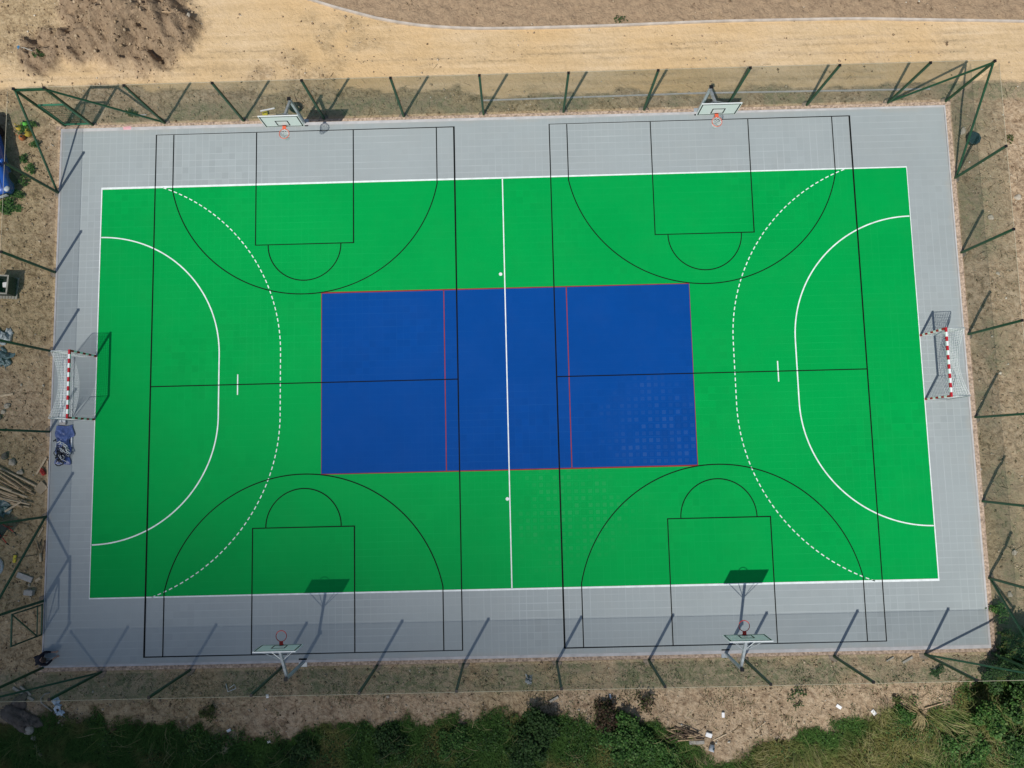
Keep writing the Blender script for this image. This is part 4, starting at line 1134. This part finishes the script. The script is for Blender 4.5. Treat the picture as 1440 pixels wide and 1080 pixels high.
def crown_pts(blobs, jitter=.25):
    def fn(n, rs):
        out = []; tot = sum(r ** 2 for _, r in blobs)
        for c, r in blobs:
            m = int(n * r ** 2 / tot)
            v = rs.normal(size=(m, 3)); v /= np.linalg.norm(v, axis=1)[:, None]
            rad = r * rs.rand(m) ** .45 * (1 + jitter * np.sin(v[:, 0] * 5 + c[0]) * np.sin(v[:, 1] * 6 + c[1]))
            out.append(np.array(c) + v * rad[:, None] * np.array([1, 1, .8]))
        return np.concatenate(out)
    return fn
GR1 = [(.055, .14, .026), (.075, .18, .036), (.04, .10, .022), (.11, .20, .05)]
GR2 = [(.03, .07, .018), (.04, .09, .022), (.055, .11, .028)]
OLIVE = [(.09, .11, .03), (.12, .13, .04), (.06, .085, .022)]
BROWN = [(.10, .06, .035), (.07, .045, .03), (.05, .06, .02)]
def shrub(px, py, r, h, n, size, cols, label, seed, name='shrub', cat='shrub', nb=9, loc=None, group=None, trunk_h=0.0, trunk_r=.04, crown=None):
    p = gp(px, py) if loc is None else Vector(loc)
    t = thing(name, label, cat, p, 0, group); rr = random.Random(seed)
    blobs = []
    for i in range(nb):
        a_ = rr.uniform(0, 2 * PI); q = r * math.sqrt(rr.random()) * .78
        blobs.append(((q * math.cos(a_), q * math.sin(a_), trunk_h + h * (.3 + .6 * rr.random()) * (1 - .35 * q / r)), r * rr.uniform(.26, .45)))
    V, F, T = leaves(n, crown_pts(blobs), size, cols, seed)
    V[:, 2] = np.maximum(V[:, 2], .01)
    np_mesh('foliage' if not trunk_h else 'crown', V, F, M['leaf'], T, t)
    b = MB()
    if trunk_h:
        b.tube([(0, 0, -.2), (.05, .03, trunk_h * .5), (0, 0, trunk_h + h * .4)], [trunk_r * 1.3, trunk_r, trunk_r * .5], 8)
    for c, q in blobs:
        base = Vector((0, 0, trunk_h * .8)); c = Vector(c)
        b.tube([base, base.lerp(c, .5) + Vector((rr.uniform(-.1, .1), rr.uniform(-.1, .1), .1)), c], [trunk_r * .7, trunk_r * .45, trunk_r * .2], 5)
    b.build('stem' if not trunk_h else 'trunk', M['bark'], t)
    return t
shrub(872, 1034, 1.15, .7, 5500, .12, GR1, 'bright leafy shrub beside the heap of cut branches', 1, nb=14)
shrub(925, 1052, 1.0, .6, 3500, .11, GR1, 'low leafy shrub below the heap of cut branches', 2)
shrub(855, 1003, .75, .8, 1500, .10, BROWN, 'dark red brown shrub on the bank above the bright leafy one', 3)
shrub(757, 1018, .95, 1.1, 3000, .11, GR2, 'dark green bush left of the red brown shrub', 4)
shrub(742, 1052, 1.0, .8, 3000, .12, GR2, 'dark green bush at the lower frame edge near the middle', 5)
shrub(905, 985, .55, .7, 260, .09, BROWN + OLIVE, 'nearly bare twiggy shrub just outside the bank netting', 6, nb=16)
shrub(640, 1042, .9, .5, 2600, .10, GR1, 'low green bush at the frame edge, left of the dark bushes', 7)
shrub(548, 1050, 1.0, .6, 2200, .11, GR2, 'dark low bush in the shade between cardboard and middle', 8)
shrub(430, 1058, .8, .5, 1700, .11, GR2, 'small dark bush in the shaded grass right of the cardboard', 9)
shrub(1272, 1004, .5, .4, 1500, .09, GR1, 'small green shrub to the left of the dry reed clump', 10)
shrub(1350, 1048, 1.0, .7, 3500, .12, GR1, 'broad leafy bush right of the dry reeds', 11, nb=14)
shrub(1424, 1050, .95, .8, 3500, .12, GR2 + GR1, 'broad dark bush in the lower right corner', 12, nb=14)
shrub(1381, 1006, .75, 1.3, 3000, .12, GR1 + [(.13, .2, .05)], 'pale leafed bush beside the shaded dip at the fence corner', 13)
shrub(1432, 985, 1.0, 1.6, 4500, .12, GR2 + GR1, 'tall bush at the frame edge below the fence corner', 14, nb=12)
shrub(1426, 893, 1.0, 1.6, 3200, .13, GR2 + OLIVE, 'thin straggly bush outside the lower end of the earth side', 15, nb=14)
shrub(1403, 862, .55, .6, 420, .10, GR1, 'sparse weedy bush between the corner brace and the gravel', 16)
shrub(1440, 928, 1.3, 2.2, 7000, .13, GR2, 'dark bush behind the corner post at the right frame edge', 17, nb=14)
shrub(1392, 946, .7, 1.1, 1900, .11, GR2, 'small dark bush growing through the corner netting', 18)
# trees just outside the frame whose shade reaches the bank
TG = 'trees beyond the bank'
TREES = [(-27.5, -20.6, 9.0, 5.0, 2.3), (-23.6, -21.2, 9.5, 5.2, 2.4), (-19.6, -21.4, 9.0, 5.0, 2.2), (-16.0, -21.9, 8.6, 4.8, 2.0), (-12.6, -22.6, 8.5, 4.8, 1.9), (-30.5, -18.0, 9.0, 5.2, 2.3)]
for i, (x, y, hh_, th_, r) in enumerate(TREES):
    shrub(0, 0, r, hh_ - th_, 8000, .20, GR2, 'dense green tree standing beyond the grass, outside the lower left of the view', 70 + i, 'tree', 'tree', 14, (x, y, hz(x, y)), TG, trunk_h=th_, trunk_r=.13)
# weeds
WG = 'weeds by the parked car'
for i, (px, py, r, n, lab) in enumerate([(46, 177, .28, 220, 'dark weed tuft touching the coloured jugs'), (35, 184, .35, 260, 'weed patch under the coloured jugs'), (49, 203, .24, 150, 'weed tuft under the corner brace'), (38, 222, .3, 170, 'weed tuft between the car shadow and the brace'), (45, 238, .3, 170, 'weed tuft midway between the jugs and first post'), (36, 255, .26, 120, 'weed tuft beside the car headlight'), (24, 282, .55, 700, 'low green weed patch in front of the car bumper'), (8, 292, .5, 600, 'low green weed patch at the frame edge before the car')]):
    shrub(px, py, r, .22, n, .09, GR1, lab, 30 + i, 'weed', 'weed', 6, group=WG, trunk_r=.01)
for i, (px, py, r, n, lab) in enumerate([(186, 160, .3, 160, 'dark weed tuft at the foot of the long corner brace'), (60, 82, .3, 130, 'dry weed tuft at the shovel handle'), (515, 1, .2, 40, 'x'), (872, 26, .35, 60, 'dry weed tuft on the far side of the kerb'), (1260, 985, .2, 100, 'green tuft left of the white board by the shrubs'), (1120, 981, .5, 120, 'small green weed alone on the sunny bank'), (1420, 195, .25, 60, 'thin weed beyond the earth side fence'), (1316, 942, .35, 200, 'dark weed inside the netting near the last post'), (290, 1000, .5, 300, 'green weed patch on the shaded bank')]):
    if lab == 'x': continue
    shrub(px, py, r, .2, n, .09, GR2 if i % 2 else OLIVE, lab, 50 + i, 'weed', 'weed', 6, trunk_r=.01)
# dry reeds
p = gp(1292, 1000); t = thing('reed_clump', 'dry yellow reed clump bending over the bank edge', 'reeds', p); rr = random.Random(3); b = MB(); T = []
for i in range(70):
    a_ = rr.gauss(-PI / 2 - .1, .45) if i % 4 else rr.gauss(2.6, .3); ln = rr.uniform(.5, 1.25); s_ = Vector((rr.gauss(0, .1), rr.gauss(0, .1), 0)); d = Vector((math.cos(a_), math.sin(a_), 0))
    b.tube([s_, s_ + d * ln * .35 + Vector((0, 0, .32)), s_ + d * ln + Vector((0, 0, .06))], [.012, .010, .004], 4)
b.build('stalks', mk('dry_reed', (.42, .34, .17), .8, .3, 8), t)

def grass():
    rs = np.random.RandomState(21); n = 330000
    x = rs.uniform(-27.5, 28.5, n); y = rs.uniform(-19.5, -13.3, n)
    sand, field, pile, veg, hh = zones(x, y)
    edge = np.interp(x, EX, EY)
    dn = veg * sst(.30, .62, fbm(x, y, .9, 3) + .16 + .12 * sst(-.3, -1.5, y - edge)) + .07 * sst(-15.2, -14.2, y) * sst(.42, .66, fbm(x, y, 1.3, 6)) + .03 * sst(.5, .7, fbm(x, y, .9, 2))
    k = rs.rand(n) < dn; x, y, v = x[k], y[k], veg[k]
    # a little in the strips along the other sides
    m = 26000; x2 = rs.uniform(-28, 29, m); y2 = rs.uniform(-14, 15, m)
    k2 = ((x2 > 22.45) & (x2 < 25.5) | (x2 < -22.3) & (x2 > -24.5) | (y2 > 13.35) & (y2 < 14.4)) & (rs.rand(m) < .55 * sst(.5, .72, fbm(x2, y2, 1.1, 4)))
    x = np.r_[x, x2[k2]]; y = np.r_[y, y2[k2]]; v = np.r_[v, np.zeros(k2.sum())]; n = len(x)
    z = hgt(x, y)
    flow = fbm(x, y, 1.1, 5) * 9 + rs.normal(0, 1.0, n)
    ln = rs.uniform(.10, .36, n) * (.35 + .65 * v); wd = rs.uniform(.006, .014, n) * (.8 + .3 * v)
    lift = rs.uniform(.25, .75, n)
    d = np.c_[np.cos(flow), np.sin(flow), np.zeros(n)]; s = np.c_[-np.sin(flow), np.cos(flow), np.zeros(n)]
    c = np.c_[x, y, z - .01]
    up = np.array([0, 0, 1.])
    mid = c + d * (ln * .45)[:, None] + up * (ln * lift)[:, None]; tip = c + d * ln[:, None] + up * (ln * lift * .75)[:, None]
    w = wd[:, None]
    V = np.stack([c - s * w, c + s * w, mid + s * w * .9, mid - s * w * .9, tip], 1)
    V = V[:, [0, 1, 2, 3, 4]].reshape(-1, 3)
    base = np.arange(n)[:, None] * 5
    F = np.concatenate([base + np.array([0, 1, 2]), base + np.array([0, 2, 3]), base + np.array([3, 2, 4])])
    dry = sst(.46, .70, fbm(x, y, 1.7, 1) + .20 * sst(7, 12, x) * sst(-16.3, -17.3, y) * sst(21, 18, x) - .04 + .06 * sst(-16.8, -17.8, y))[:, None] * .9
    g = np.array([.050, .115, .022]); g2 = np.array([.080, .165, .034]); o = np.array([.23, .21, .07])
    r = rs.rand(n)[:, None]
    T = (g * (1 - r) + g2 * r) * (1 - dry) + o * dry
    T = np.where((v < .3)[:, None] & (rs.rand(n)[:, None] < .5), np.array([.22, .19, .10]), T)
    T = T * rs.uniform(.7, 1.3, n)[:, None]
    o_ = np_mesh('grass', V, F, M['grass'], np.repeat(T, 5, 0)); tag(o_, 'matted green and dry grass below the bare bank', 'grass', kind='stuff')
grass()

def ground_leaves():
    rs0 = np.random.RandomState(77)
    def pts(n, rs):
        x = rs.uniform(-27.5, 28.5, n); y = rs.uniform(-19.5, -13.8, n)
        sand, field, pile, veg, hh = zones(x, y)
        d = veg * sst(.36, .62, fbm(x, y, 1.5, 6) + .22 * sst(16.5, 19, x) + .12 * sst(-4, 0, x) * sst(9, 7, x) - .08 * sst(-3, -7, x)) * (1 - .75 * sst(7.5, 10, x) * sst(18.5, 16.5, x))
        k = rs.rand(n) < d; x, y = x[k], y[k]
        return np.c_[x, y, hgt(x, y) + rs.uniform(.03, .42, len(x)) * (.3 + .9 * sst(.35, .65, fbm(x, y, .8, 2)))]
    V, F, T = leaves(130000, pts, .085, GR1 + GR2, 78, .5)
    o = np_mesh('weed_cover', V, F, M['leaf'], T); tag(o, 'leafy weeds growing through the grass below the bank', 'weeds', kind='stuff')
ground_leaves()

def stalks():
    rs = np.random.RandomState(31); n = 20000
    x = rs.uniform(-27, 28.5, n); y = rs.uniform(-19.3, -14.8, n)
    sand, field, pile, veg, hh = zones(x, y)
    k = rs.rand(n) < veg * (.12 + .88 * sst(5, 9, x)) * sst(.42, .64, fbm(x, y, 1.3, 2) + .06); x, y = x[k], y[k]; n = len(x); z = hgt(x, y)
    a = fbm(x, y, 2.0, 4) * 8 + rs.normal(0, .35, n); ln = rs.uniform(.35, .95, n); w = rs.uniform(.004, .009, n)[:, None]
    d = np.c_[np.cos(a), np.sin(a), np.zeros(n)]; sd = np.c_[-np.sin(a), np.cos(a), np.zeros(n)]; up = np.array([0, 0, 1.])
    P = np.c_[x, y, z + .05]; rows = []
    for f, h in ((0, 0), (.35, .42), (.7, .50), (1, .40)):
        q = P + d * (ln * f)[:, None] + up * (h * rs.uniform(.75, 1.2, n) + .02)[:, None]
        rows += [q - sd * w * (1.2 - f), q + sd * w * (1.2 - f)]
    V = np.stack(rows, 1).reshape(-1, 3); b_ = np.arange(n)[:, None] * 8
    F = np.concatenate([b_ + np.array([2 * i, 2 * i + 1, 2 * i + 3, 2 * i + 2]) for i in range(3)])
    cols = np.array([[.34, .31, .13], [.24, .26, .09], [.42, .36, .18], [.17, .24, .06]])
    T = np.repeat(cols[rs.randint(0, 4, n)] * rs.uniform(.75, 1.2, n)[:, None], 8, 0)
    o = np_mesh('grass_stalks', V, F, M['grass'], T); tag(o, 'long bent olive stalks lying over the grass below the bank', 'stalks', kind='stuff')
stalks()
def bank_weeds():
    def pts(n, rs):
        x = rs.uniform(-22, 23, n); y = rs.uniform(-17, -13.45, n)
        sand, field, pile, veg, hh = zones(x, y)
        d = (1 - veg) * sst(.50, .70, fbm(x, y, .75, 6)) * sst(.40, .6, fbm(x, y, 3.2, 1) + .06)
        k = rs.rand(n) < d * .8; x, y = x[k], y[k]
        return np.c_[x, y, hgt(x, y) + rs.uniform(.0, .09, len(x))]
    V, F, T = leaves(42000, pts, .05, GR2 + OLIVE + BROWN, 79, .35)
    o = np_mesh('bank_weeds', V, F, M['leaf'], T); tag(o, 'sparse small weeds speckling the bare bank', 'weeds', kind='stuff')
bank_weeds()

def clods():
    rs = np.random.RandomState(5); n = 75000
    x = rs.uniform(-28, 29, n); y = rs.uniform(-17.5, 21, n)
    out = (np.abs(x) > 22.5) | (np.abs(y) > 13.42)
    sand, field, pile, veg, hh = zones(x, y)
    dens = 1.3 * pile + (.35 + .65 * sst(.38, .62, fbm(x, y, 1.7, 7))) * (1 - .93 * sand) * (1 - .75 * field) * (1 - veg) + .6 * pile
    k = out & (rs.rand(n) < dens); x, y = x[k], y[k]; n = len(x)
    z = hgt(x, y)
    r = .012 + .06 * rs.rand(n) ** 4 + .016 * rs.rand(n); r = r * (1 + .7 * pile[k] * (rs.rand(n) < .5))
    oct_ = np.array([[1, 0, 0], [0, 1, 0], [-1, 0, 0], [0, -1, 0], [0, 0, .8], [0, 0, -.8]])
    V = oct_[None] * r[:, None, None] * rs.uniform(.6, 1.3, (n, 6, 1)) + np.c_[x, y, z + r * .25][:, None]
    a = rs.rand(n) * PI; ca, sa = np.cos(a), np.sin(a)
    D = V - np.c_[x, y, z][:, None]
    V = np.stack([D[..., 0] * ca[:, None] - D[..., 1] * sa[:, None], D[..., 0] * sa[:, None] + D[..., 1] * ca[:, None], D[..., 2]], -1) + np.c_[x, y, z][:, None]
    f = np.array([[0, 1, 4], [1, 2, 4], [2, 3, 4], [3, 0, 4], [1, 0, 5], [2, 1, 5], [3, 2, 5], [0, 3, 5]])
    F = (np.arange(n)[:, None, None] * 6 + f[None]).reshape(-1, 3)
    cols = np.array([[.30, .22, .135], [.40, .31, .205], [.17, .12, .075], [.50, .41, .29], [.34, .25, .165], [.58, .53, .43]])
    ci = rs.choice(6, n, p=[.26, .24, .2, .12, .15, .03]); ci = np.where((pile[k] > .3) & ((ci == 3) | (ci == 5)), 2, ci); T = np.repeat(cols[ci] * rs.uniform(.8, 1.2, n)[:, None], 6, 0)
    o = np_mesh('soil_clods', V.reshape(-1, 3), F, M['clod'], T); tag(o, 'loose clods and pebbles scattered over the bare earth', 'clods', kind='stuff')
    # straw and twigs
    n = 9000; x = rs.uniform(-28, 29, n); y = rs.uniform(-17, 16, n)
    out = (np.abs(x) > 22.5) | (np.abs(y) > 13.42)
    sand, field, pile, veg, hh = zones(x, y)
    k = out & (rs.rand(n) < (.25 + .75 * sst(.45, .6, fbm(x, y, 1.2, 2))) * (1 - .9 * sand)); x, y = x[k], y[k]; n = len(x); z = hgt(x, y)
    a = rs.rand(n) * 2 * PI; ln = rs.uniform(.05, .22, n); w = rs.uniform(.004, .010, n)
    d = np.c_[np.cos(a), np.sin(a), rs.normal(0, .12, n)]; s = np.c_[-np.sin(a), np.cos(a), np.zeros(n)]
    c = np.c_[x, y, z + .02]
    A = c - d * ln[:, None]; B = c + d * ln[:, None]; W_ = s * w[:, None]; U = np.array([0, 0, 1]) * w[:, None]
    V = np.stack([A - W_, A + W_, A + U * 1.6, B - W_, B + W_, B + U * 1.6], 1)
    f = np.array([[0, 1, 4, 3], [1, 2, 5, 4], [2, 0, 3, 5]])
    F = (np.arange(n)[:, None, None] * 6 + f[None]).reshape(-1, 4)
    cols = np.array([[.40, .32, .18], [.12, .09, .055], [.30, .24, .13], [.05, .04, .025]])
    T = np.repeat(cols[rs.choice(4, n)] * rs.uniform(.8, 1.2, n)[:, None], 6, 0)
    o = np_mesh('straw_bits', V.reshape(-1, 3), F, M['clod'], T); tag(o, 'dry straw and twigs scattered over the bare earth', 'straw', kind='stuff')
clods()
